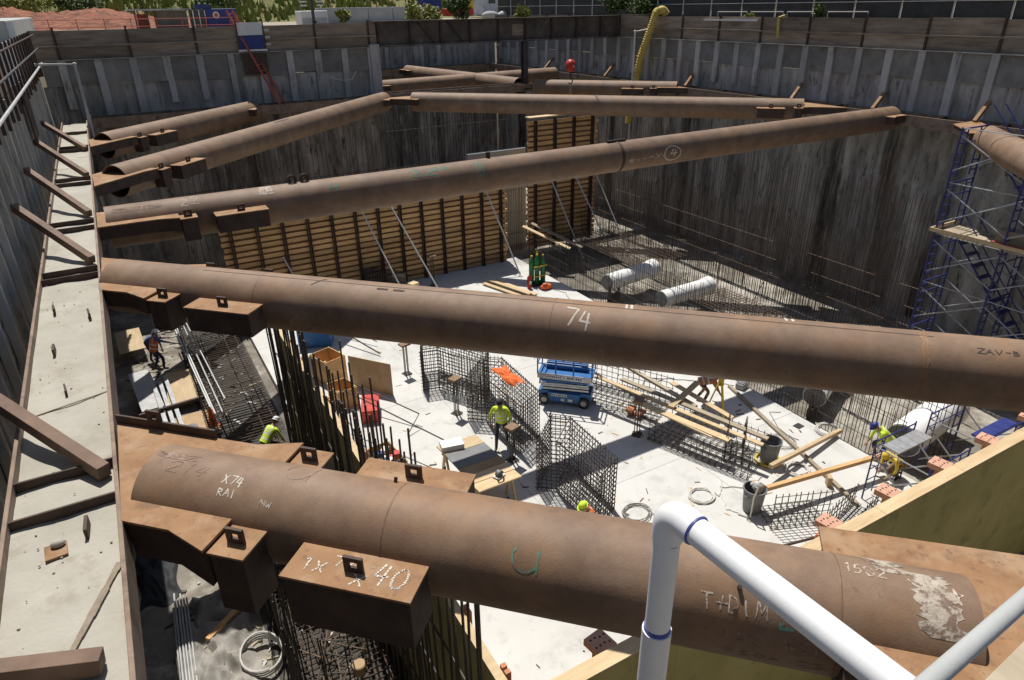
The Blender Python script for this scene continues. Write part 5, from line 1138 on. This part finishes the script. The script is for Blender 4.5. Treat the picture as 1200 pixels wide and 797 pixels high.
person('worker in lime jacket crouching at the end of the bar bed, beside the olive form', (1.95, 18.9, DIRT + .2), R(-60), .5, .85, [(-.14, .12, 0), (.14, -.05, 0)], [(-.1, .5, .25), (.2, .52, .28)], 'lime', 'denim', 'lime', 'white', headpitch=.2)
person('worker in lime vest stooping under the low blue scaffold, dark cap', (17.75, 9.05, FL), R(60), .72, .8, [(-.14, -.05, 0), (.14, .2, 0)], [(-.15, .5, .45), (.2, .5, .5)], 'lime', 'denim', 'lime', 'officeblue')
person('kneeling worker with yellow hard hat and yellow shirt at the foot of the low scaffold', (17.35, 8.35, FL), R(75), .45, .95, [(-.14, .12, 0), (.14, -.2, 0)], [(-.15, .5, .2), (.2, .5, .22)], 'yellow', 'tan', None, 'yellow')
person('worker in orange vest with lime hat half hidden behind the nearest strut', (8.1, 10.5, FL), R(100), .9, .45, [(-.12, -.1, 0), (.12, .16, 0)], [(-.2, .45, .8), (.22, .45, .8)], 'tan', 'denim', 'orange', 'lime')

# ------------------------------------------------------------------ girder, post, pipes, hose and hook at the far side
root = thing('box_girder', 'long dark steel girder spanning the mouth of the recess', 'girder', (20.5, 36.6, 10.45))
b = MB(); b.bx(12.7, 32, 36.5, 36.54, 10.5, 11.62); part('web', b, 'girder', root)
for z in (10.47, 11.64): b = MB(); b.bx(12.7, 32, 36.3, 36.74, z - .025, z + .025); part('flange', b, 'girder', root)
for k in range(11): x = 13.0 + 1.75 * k; b = MB(); b.bx(x - .05, x + .05, 36.36, 36.498, 10.5, 11.61); part('stiffener', b, 'rustshade', root)
for x in (15.2, 16.9): b = MB(); b.bar((x, 36.44, 11.55), (x + .95, 36.44, 10.55), .06, .06, (0, 1, 0)); part('diagonal', b, 'rustshade', root)
b = MB(); b.bx(20.9, 21.6, 36.45, 36.496, 10.75, 11.35); part('pale_plate', b, 'lagwood', root)
root = thing('steel_post', 'black steel post standing under the long girder', 'post', (21.6, 36.3, 7.9))
b = MB(); b.bx(21.45, 21.75, 36.15, 36.19, 7.9, 10.44); b.bx(21.45, 21.75, 36.41, 36.45, 7.9, 10.44); b.bx(21.58, 21.62, 36.19, 36.41, 7.9, 10.44); part('shaft', b, 'steelpost', root)
b = MB(); b.box((21.6, 36.3, 7.92), (.6, .6, .05)); part('foot_plate', b, 'steelpost', root)
def small_pipe(label, pts, r, m='pvcold'):
    root = thing('drain_pipe', label, 'pipe', pts[0]); b = MB(); b.path(pts, r, 10); part('pipe_run', b, m, root, smooth=True)
    for p in pts[1:-1]: b = MB(); b.ell(p, (r * 1.35,) * 3, 10, 8); part('elbow', b, m, root, smooth=True)
    for k in range(2):
        p = Vector(pts[-2]).lerp(Vector(pts[-1]), .3 + .4 * k); d = (Vector(pts[-1]) - Vector(pts[-2])).normalized(); b = MB(); b.tube(p - d * .06, p + d * .06, r * 1.3, 10); part('coupling', b, m, root, smooth=True)
small_pipe('grey drain pipe bent down over the far end of the left ledge', [(-1.95, 33.6, 10.5), (-.58, 33.6, 10.45), (-.6, 33.5, 7.6)], .06, 'barrier')
small_pipe('white drain pipe bent down beside the yellow duct', [(28.35, 33.2, 11.0), (27.1, 33.3, 10.85), (27.1, 33.3, 4.0)], .055)
root = thing('hose_duct', 'yellow ribbed duct hanging over the edge of the dark wall', 'duct', (27.6, 33, 5.4)); b = MB(); pts = []; rad = []
cp = [(28.6, 32.5, 11.7), (28.4, 32.55, 11.95), (28.0, 32.65, 11.85), (27.8, 32.7, 11.2), (27.4, 33.0, 9.6), (27.15, 33.2, 7.6), (27.1, 33.4, 5.8)]
for i in range(len(cp) - 1):
    n = 14 if i < 3 else 26
    for k in range(n): t = k / n; pts.append(tuple(cp[i][j] + (cp[i + 1][j] - cp[i][j]) * t for j in range(3))); rad.append(.215 if k % 2 else .18)
b.path(pts, rad, 12); part('ribbed_tube', b, 'yellowhose', root)
b = MB(); b.ell((28.3, 32.55, 11.95), (.3, .26, .2), 10, 7); part('bunched_end', b, 'yellowhose', root, smooth=True)
root = thing('crane_hook', 'red crane ball with hook hanging on a wire before the recess', 'crane hook', (20.5, 30, 8.5))
b = MB(); b.ell((20.5, 30, 9.57), (.27, .27, .3), 18, 12); part('ball', b, 'red', root, smooth=True)
b = MB(); b.box((20.5, 29.86, 9.55), (.06, .28, .1)); part('band', b, 'white', root)
b = MB(); b.tube((20.5, 30, 9.85), (20.5, 30, 44), .018, 5); part('wire', b, 'steelpost', root)
b = MB(); b.tube((20.5, 30, 9.3), (20.5, 30, 9.0), .05, 8); b.path([(20.5 + .12 * math.sin(t), 30, 8.86 + .13 * math.cos(t)) for t in [k * .35 for k in range(13)]], .03, 6); part('hook', b, 'steelpost', root)
b = MB(); b.tube((20.5, 30, 8.72), (20.5, 30, 8.2), .015, 5); part('chain', b, 'galv', root)
root = thing('ladder', 'red ladder leaning from the parapet gap down to the back waler', 'ladder', (7.5, 35.4, 8.2))
A0, A1 = Vector((6.08, 36.9, 12.25)), Vector((7.52, 35.45, 8.2)); sd = Vector((.707, .707, 0)).cross(A1 - A0).normalized() * .17; sd = Vector((.16, .16, 0))
for s in (-1, 1): b = MB(); b.bar(A0 + sd * s, A1 + sd * s, .05, .09); part('side_rail', b, 'redfade', root)
for k in range(15): p = A0.lerp(A1, (k + .5) / 15); b = MB(); b.tube(p - sd, p + sd, .02, 6); part('rung', b, 'redfade', root)

# ------------------------------------------------------------------ pvc riser and rail next to the camera
root = thing('pvc_pipe', 'white PVC pipe with blue primer marks and an elbow, right in front of the camera', 'pipe', (1.5, 1.47, 8.2))
px, py, pz = 1.52, 1.49, 10.56; r = .053
b = MB(); b.tube((px, py, 8.2), (px, py, 9.93), r * 1.17, 36); part('socket', b, 'pvc', root, smooth=True)
b = MB(); b.tube((px, py, 9.93), (px, py, pz - .10), r, 36); part('riser', b, 'pvc', root, smooth=True)
b = MB(); b.path([(px + rnd(-.001, .001), py, z) for z in (9.925, 9.95)], r * 1.05, 36); b.tube((px, py, 9.925), (px, py, 9.952), r * 1.02, 36); part('primer_ring', b, 'primer', root, smooth=True)
hx, hy = (1.64 - 1.61), (.62 - 1.5); hl = math.hypot(hx, hy); hx, hy = hx / hl, hy / hl
b = MB(); arc = [(px, py, pz - .13), (px, py, pz - .07)]; R0 = .075
for k in range(9): t = math.pi / 2 * k / 8; arc.append((px + hx * (R0 - R0 * math.cos(t)), py + hy * (R0 - R0 * math.cos(t)), pz - .07 + R0 * math.sin(t)))
arc.append((px + hx * .135, py + hy * .135, pz + .005)); b.path(arc, r * 1.15, 36); part('elbow', b, 'pvc', root, smooth=True)
b = MB(); b.tube((px + hx * .137, py + hy * .137, pz + .005), (px + hx * 1.9, py + hy * 1.9, pz + .03), r, 36); part('cross_pipe', b, 'pvc', root, smooth=True)
b = MB(); b.tube((px + hx * .132, py + hy * .132, pz + .005), (px + hx * .141, py + hy * .141, pz + .005), r * 1.10, 36); part('primer_ring', b, 'primer', root, smooth=True)
def on_riser(u, v): a = u / (r * 1.15); return Vector((px - (r * 1.155) * math.sin(a + .3) * .95, py - (r * 1.155) * math.cos(a + .3), v))
b = MB()
def strip(pts, wd):
    for (u0, v0), (u1, v1) in zip(pts, pts[1:]): b.quad(on_riser(u0, v0 - wd), on_riser(u1, v1 - wd), on_riser(u1, v1 + wd), on_riser(u0, v0 + wd))
strip([(.035, pz - .085), (.033, pz - .10), (.028, pz - .125)], .005)
b2 = b; b = MB(); strip([(.028 - .004 * k, pz - .128 - .004 * (k > 3)) for k in range(12)], .0022); part('ink_mark', b, 'ink', root)
root = thing('guard_rail', 'grey guard rail pipe over a weathered board at the lower right corner', 'guard rail', (1.0, .25, 11.2))
b = MB(); b.tube((.25, .19, 11.66), (2.2, .36, 11.36), .0115, 20); part('rail_tube', b, 'barrier', root, smooth=True)
b = MB(); b.bar((.45, .17, 11.46), (2.2, .33, 11.20), .07, .04); part('board', b, 'oldplank', root)
for k in range(2): b = MB(); x = .32 + 1.75 * k; b.tube((x, .13 + .1 * k, 10.9), (x, .13 + .1 * k, 11.66 - .26 * k), .018, 12); part('rail_post', b, 'pvcold', root, smooth=True)

# ------------------------------------------------------------------ things on the upper ground
root = thing('site_hut', 'grey brown site hut with a flat roof left of the blue container', 'hut', (5.5, 54, GZ))
b = MB(); b.bx(4.4, 6.1, 53, 56.5, GZ, 12.3); part('wall', b, 'hut', root)
b = MB(); b.bx(2.7, 6.3, 52.4, 56.8, 12.31, 12.4); part('roof', b, 'greymid', root)
for x in (3.0, 3.7): b = MB(); b.bx(x, x + .08, 52.6, 52.7, GZ, 12.31); part('post', b, 'steelpost', root)
b = MB(); b.bx(3.3, 3.9, 55, 56, GZ, 12.1); part('red_cabinet', b, 'redfade', root)
root = thing('site_container', 'dark blue site container with a round emblem and a glazed end', 'container', (8.6, 52, GZ))
b = MB(); b.bx(6.92, 8.75, 50.5, 52.4, GZ, 12.35); part('shell', b, 'officeblue', root, bevel=.03)
b = MB(); b.bx(6.15, 6.9, 50.6, 52.4, GZ, 12.3); o = part('entrance', b, 'glass', root)
for x in (6.15, 6.5, 6.84): c = MB(); c.bx(x, x + .05, 50.55, 50.6, GZ, 12.3); part('door_frame', c, 'white', o)
b = MB(); b.lathe([(.2, -.01), (.2, .01)], (0, 0, 0), 20); b.v = [(7.5 + x, 50.48 + z, 12.0 + y) for x, y, z in b.v]; em = part('emblem', b, 'white', root)
b = MB(); b.lathe([(.12, -.01), (.12, .01)], (0, 0, 0), 16); b.v = [(7.5 + x, 50.465 + z, 12.0 + y) for x, y, z in b.v]; part('emblem_centre', b, 'redfade', em)
b = MB(); b.bx(6.4, 7.3, 50.6, 51.6, 12.36, 12.6); part('roof_unit', b, 'officeblue', root)
root = thing('barrier_panel', 'blue and white gate panel closing the parapet gap behind the red ladder', 'gate', (6.8, 36.3, 10.5))
b = MB(); b.bx(6.2, 7.3, 36.33, 36.36, 10.62, 11.2); part('blue_panel', b, 'officeblue', root)
b = MB(); b.bx(6.2, 7.3, 36.33, 36.36, 11.21, 11.75); part('white_panel', b, 'white', root)
for x in (6.15, 7.35): b = MB(); b.bx(x - .03, x + .03, 36.3, 36.36, 10.5, 11.9); part('upright', b, 'steelpost', root)
b = MB(); b.bx(6.1, 7.4, 36.28, 36.33, 10.52, 10.6); part('bottom_rail', b, 'white', root)
for k in range(3): b = MB(); b.bx(7.38 + .0, 7.6, 36.28, 36.34, 10.75 + .3 * k, 10.85 + .3 * k); part('hinge_block', b, 'galv', root)
b = MB(); b.bx(6.2, 7.3, 36.2, 36.25, 9.5, 10.45); single('rust_plate', b, 'rustshade', (6.75, 36.2, 9.5), 'dark rusty plate on the wall below the blue and white gate panel', 'plate')
b = MB(); b.lathe([(.22, 0), (.22, .03), (.1, .08), (.05, .45), (.03, .5)], (6.55, 38.2, GZ + .35), 12); single('traffic_cone', b, 'red', (6.55, 38.2, GZ + .3), 'small red cone on the ground above the gate panel', 'cone', smooth=True)
root = thing('generator', 'white generator box on the ground beside the dark sign post', 'generator', (12.7, 47.5, GZ))
b = MB(); b.bx(11.9, 13.6, 47, 48.4, GZ + .12, 12.15); part('housing', b, 'white', root, bevel=.04)
b = MB(); b.bx(11.95, 13.5, 46.98, 46.997, GZ + .2, 11.75); part('louvre_panel', b, 'greymid', root)
for x in (12.1, 13.3): b = MB(); b.bx(x, x + .2, 47.2, 48.2, GZ, GZ + .12); part('skid', b, 'soot', root)
root = thing('sign_post', 'dark post with white slatted boards beside the generator', 'post', (12.4, 46, GZ))
b = MB(); b.tube((12.4, 46, GZ - .1), (12.4, 46, 13.4), .09, 8); part('post', b, 'steelpost', root)
b = MB(); b.tube((12.3, 46, GZ), (12.55, 45.9, GZ + .35), .05, 6); part('stay', b, 'steelpost', root)
for k in range(4):
    for s in (-1, 1): b = MB(); b.box((12.4 + s * .5, 46, 12.45 + .2 * k), (.4, .05, .09)); part('board', b, 'white', root)
root = thing('concrete_barrier', 'long grey concrete barrier beyond the pit edge', 'barrier', (17, 56, GZ))
for k in range(5): b = MB(); x = 15.4 + 2.0 * k; b.bx(x, x + 1.96, 56, 56.4, GZ, 12.3); part('barrier_block', b, 'barrier', root, bevel=.03)
b = MB(); b.bx(-3.9, -2.4, 33.2, 52, 11.15, 12.05); single('concrete_block', b, 'barrier', (-3.2, 42, 11.2), 'grey concrete block wall on the ground at the top left corner', 'block', bevel=.03)
root = thing('safety_fence', 'thin red rope fence at the foot of the bare soil bank', 'fence', (0, 50, GZ))
for k in range(9): b = MB(); x = -3 + 1.4 * k; b.tube((x, 50, GZ), (x, 50, 11.95), .025, 6); part('post', b, 'redfade', root)
for z in (11.5, 11.9): b = MB(); b.tube((-3.2, 50, z), (8.4, 50, z - .05), .02, 5); part('rope', b, 'redfade', root)
root = thing('boom_lift', 'red machine with a yellow and black striped boom behind the girder', 'machine', (28, 58, GZ))
b = MB(); b.bx(22.6, 29.5, 58, 60, GZ + .3, 12.1); part('chassis', b, 'red', root, bevel=.08)
b = MB(); b.bar((26.4, 57.6, 13.6), (28.4, 57.6, 11.7), .25, .35, (0, 1, 0)); bo = part('boom', b, 'yellow', root)
for k in range(4): t = .1 + .25 * k; p = Vector((26.4, 57.45, 13.6)).lerp(Vector((28.4, 57.45, 11.7)), t); b = MB(); b.bar(p, p + Vector((.22, 0, -.21)), .02, .36, (0, 1, 0)); part('black_stripe', b, 'black', bo)
b = MB(); b.bx(25.0, 26.6, 58.2, 59.6, 12.1, 13.6); part('cab', b, 'officeblue', root, bevel=.05)
b = MB(); b.bx(28.6, 29.6, 58.2, 59.6, 12.1, 12.9); part('counterweight', b, 'yellow', root, bevel=.05)
for x in (23.3, 28.6): b = MB(); b.tube((x, 57.9, GZ + .4), (x, 58.3, GZ + .4), .42, 16); part('wheel', b, 'black', root, smooth=True)
for lab, x0, x1, z1, m in (('pale blue tarpaulin shed behind the girder', 33, 39, 14.6, 'tent'), ('white trailer behind the right end of the girder', 40.2, 46, 14.2, 'white'), ('pale tarpaulin shed beside the screen fence', 47, 52, 15, 'tent')):
    root = thing('storage_shed', lab, 'shed', ((x0 + x1) / 2, 64, GZ))
    b = MB(); b.bx(x0, x1, 63, 67, GZ + .2, z1 - .4); part('wall', b, m, root, bevel=.05)
    b = MB(); b.v = []; b.add([(x0 - .2, 62.8, z1 - .4), (x1 + .2, 62.8, z1 - .4), (x1 + .2, 67.2, z1 - .4), (x0 - .2, 67.2, z1 - .4), (x0 - .2, 65, z1 + .5), (x1 + .2, 65, z1 + .5)], [(0, 1, 5, 4), (2, 3, 4, 5), (0, 4, 3), (1, 2, 5), (3, 2, 1, 0)]); part('roof', b, 'tent' if m == 'white' else 'white', root)
    for k in range(3): x = x0 + .6 + (x1 - x0 - 1.2) * k / 2.5; b = MB(); b.bx(x, x + .7, 62.95, 62.99, GZ + 1.2, GZ + 2.1); part('window', b, 'glass', root)
for k in range(7):
    b = MB(); x = 30 + 1.5 * k; b.ell((x, 56 + .1 * (k % 3), GZ + .25), (.85, .45, .38), 10, 7); single('sand_bag', b, 'greymid' if k % 2 else 'barrier', (x, 56, GZ), 'sand bag in the row on the ground behind the girder', 'sand bag', 'row of sand bags behind the girder', smooth=True)
# shrubs
def shrub(label, x, y, h, w, m, n=900, seed=0, z=GZ):
    rr = random.Random(seed); root = thing('shrub', label, 'shrub', (x, y, z))
    b = MB(); cl = [(x + rr.uniform(-w, w) * .6, y + rr.uniform(-.4, .4) * w, z + h * rr.uniform(.3, .85), rr.uniform(.25, .5) * w) for _ in range(12)]
    for c in cl: b.path([(x + rr.uniform(-.1, .1), y, z), (x * .5 + c[0] * .5, y, z + h * .35), c[:3]], [.03, .02, .008], 5)
    part('stems', b, 'bark', root)
    b = MB()
    for _ in range(n):
        c = rr.choice(cl); a, p_, q = rr.uniform(0, 6.28), rr.uniform(-1.4, 1.4), rr.random() ** .5 * c[3]
        P = Vector((c[0] + q * math.cos(a) * math.cos(p_), c[1] + q * math.sin(a) * math.cos(p_), c[2] + q * math.sin(p_))); s = rr.uniform(.05, .1) * (1 + w * .35)
        u = Vector((rr.uniform(-1, 1), rr.uniform(-1, 1), rr.uniform(-.6, .6))).normalized() * s; v = u.cross(Vector((rr.uniform(-1, 1), rr.uniform(-1, 1), rr.uniform(-1, 1)))).normalized() * s * .5
        b.add([P - u, P + v, P + u, P - v], [(0, 1, 2, 3)])
    part('foliage', b, m, root)
for i, (lab, x, y, h, w, m) in enumerate((('yellow flowered shrub beside the white generator', 14.6, 47, .95, .6, 'leafy'), ('low yellow green shrub left of the machine, by the girder end', 17.6, 41, .9, 1.4, 'leafy'), ('taller dark green shrub right at the edge of the girder', 19.4, 40.5, 1.9, 1.1, 'leaf'), ('small yellow shrub over the middle of the girder', 23.6, 40, 1.0, .7, 'leafy'), ('green bush left of the yellow duct', 29.0, 37.8, 1.7, 1.3, 'leaf'), ('broad green bush behind the yellow duct', 31.2, 37.5, 1.5, 1.3, 'leaf'), ('single green weed growing on the top edge of the dark wall', 28.9, 22.6, .95, .35, 'leaf'), ('dry pinkish weed on the edge of the dark wall', 28.9, 26.8, .5, .35, 'leafy'), ('dark bush on the bank at the far left', -7, 62, 1.9, 2.0, 'leaf'), ('green bush on top of the red soil bank left of the hut', .5, 70, 2.6, 2.4, 'leaf'), ('yellow green bush on top of the red soil bank beside the far left bush', -3, 72, 2.6, 2.8, 'leafy'), ('green bush high on the hillside over the blue container', 11, 72, 2.8, 3.0, 'leaf'), ('olive bush on the hillside above the hut', 3, 80, 3.0, 3.5, 'leafy'), ('bush on the hillside above the white generator', 23, 82, 3.4, 3.2, 'leaf'), ('spreading bush on the hillside above the concrete barrier', 33, 86, 3.0, 4.0, 'leafy'))):
    shrub(lab, x, y, h, w, m, 1500 if w > 1 else 700, i)
# hose over the edge
root = thing('screen_fence', 'tall dark screened fence along the top of the dark wall', 'fence', (31.4, 30, GZ))
for k in range(24):
    y = 2 + 2.3 * k; b = MB(); b.bx(31.4, 31.43, y + .03, y + 2.27, GZ + .25, 14.6); part('screen_panel', b, 'soot', root)
    b = MB(); b.tube((31.37, y, GZ - .2), (31.37, y, 14.7), .03, 8); part('post', b, 'galv', root)
b = MB(); b.tube((31.36, 2, 12.2), (31.36, 57, 12.2), .02, 6); part('rail', b, 'galv', root)
b = MB(); b.bx(31.2, 31.36, 2, 57, GZ, GZ + .24); part('kick_board', b, 'black', root)
for k in range(4):
    y = 21.4 + 2.35 * k; root = thing('barricade', ('nearest to the green weed', 'second along from the green weed', 'third along from the green weed', 'farthest from the green weed')[k] + ' of the grey barricade frames before the screen fence', 'barricade', (30.6, y + 1, GZ), 'barricade frames before the screen fence')
    b = MB(); b.path([(30.6, y, GZ), (30.6, y, GZ + .55), (30.6, y + 2.1, GZ + .55), (30.6, y + 2.1, GZ)], .022, 6); part('frame', b, 'barrier', root)
    for q in (y, y + 2.1): b = MB(); b.box((30.6, q, GZ + .03), (.7, .12, .06)); part('foot', b, 'galv', root)
b = MB(); b.tube((28.75, 4, GZ + .12), (28.95, 38, GZ + .15), .1, 10); single('edge_pipe', b, 'hose', (28.8, 20, GZ), 'long dusty pipe lying along the top edge of the dark wall', 'pipe', smooth=True)
b = MB(); b.bx(28.27, 28.34, 25.6, 29.2, 11.42, 11.5); single('white_batten', b, 'white', (28.3, 27.4, 11.42), 'white batten fixed across the boards of the dark wall', 'batten')
b = MB(); b.path([(28.6, 24.3, 11.65), (28.25, 24.3, 11.6), (28.24, 24.25, 11.1), (28.25, 24.2, 10.75)], [.07, .06, .065, .06], 8); single('hanging_hose', b, 'yellowhose', (28.25, 24.3, 10.75), 'short cream hose hanging over the boards of the dark wall', 'hose', smooth=True)
b = MB(); b.path([(10.2, 36.2, 9.2), (10.8, 36.1, 9.0), (11.3, 36.1, 9.05), (11.6, 36.2, 9.4)], .02, 6); single('rope', b, 'hose', (10.8, 36.1, 9), 'slack rope strung between two grey piles of the back wall', 'rope')

# ------------------------------------------------------------------ camera, light, sky
cam = bpy.data.cameras.new('camera'); co = bpy.data.objects.new('camera', cam); COL.objects.link(co)
cam.sensor_width = 36; cam.lens = 24.0; cam.clip_start = .05; cam.clip_end = 3000
p, r, yw = R(26.14), R(-.918), R(29.43)
F = Vector((math.sin(yw) * math.cos(p), math.cos(yw) * math.cos(p), -math.sin(p))); rt = Vector((math.cos(yw), -math.sin(yw), 0)); up = rt.cross(F)
RT = rt * math.cos(r) + up * math.sin(r); UP = -rt * math.sin(r) + up * math.cos(r)
M4 = Matrix((RT, UP, -F)).transposed().to_4x4(); M4.translation = (0, 0, 12.3); co.matrix_world = M4
SC.camera = co
sv = Vector((.08, .47, 1)).normalized()
sun = bpy.data.lights.new('sun', 'SUN'); sun.energy = 4.7; sun.angle = R(.53); sun.color = (1, .955, .88)
so = bpy.data.objects.new('sun', sun); COL.objects.link(so); so.rotation_euler = sv.to_track_quat('Z', 'Y').to_euler(); so.location = (20, 30, 60)
w = bpy.data.worlds.new('World'); SC.world = w; w.use_nodes = True; nt = w.node_tree
sk = nt.nodes.new('ShaderNodeTexSky'); sk.sky_type = 'NISHITA'; sk.sun_disc = False; sk.sun_elevation = math.asin(sv.z); sk.sun_rotation = math.atan2(sv.x, sv.y)
bg = nt.nodes['Background']; bg.inputs['Strength'].default_value = .068; nt.links.new(sk.outputs[0], bg.inputs['Color'])
vs_ = SC.view_settings; vs_.view_transform = 'Standard'; vs_.look = 'None'; vs_.exposure = 0.15; vs_.gamma = 1.0; vs_.use_curve_mapping = False
SC.cycles.max_bounces = 6; SC.cycles.use_denoising = True
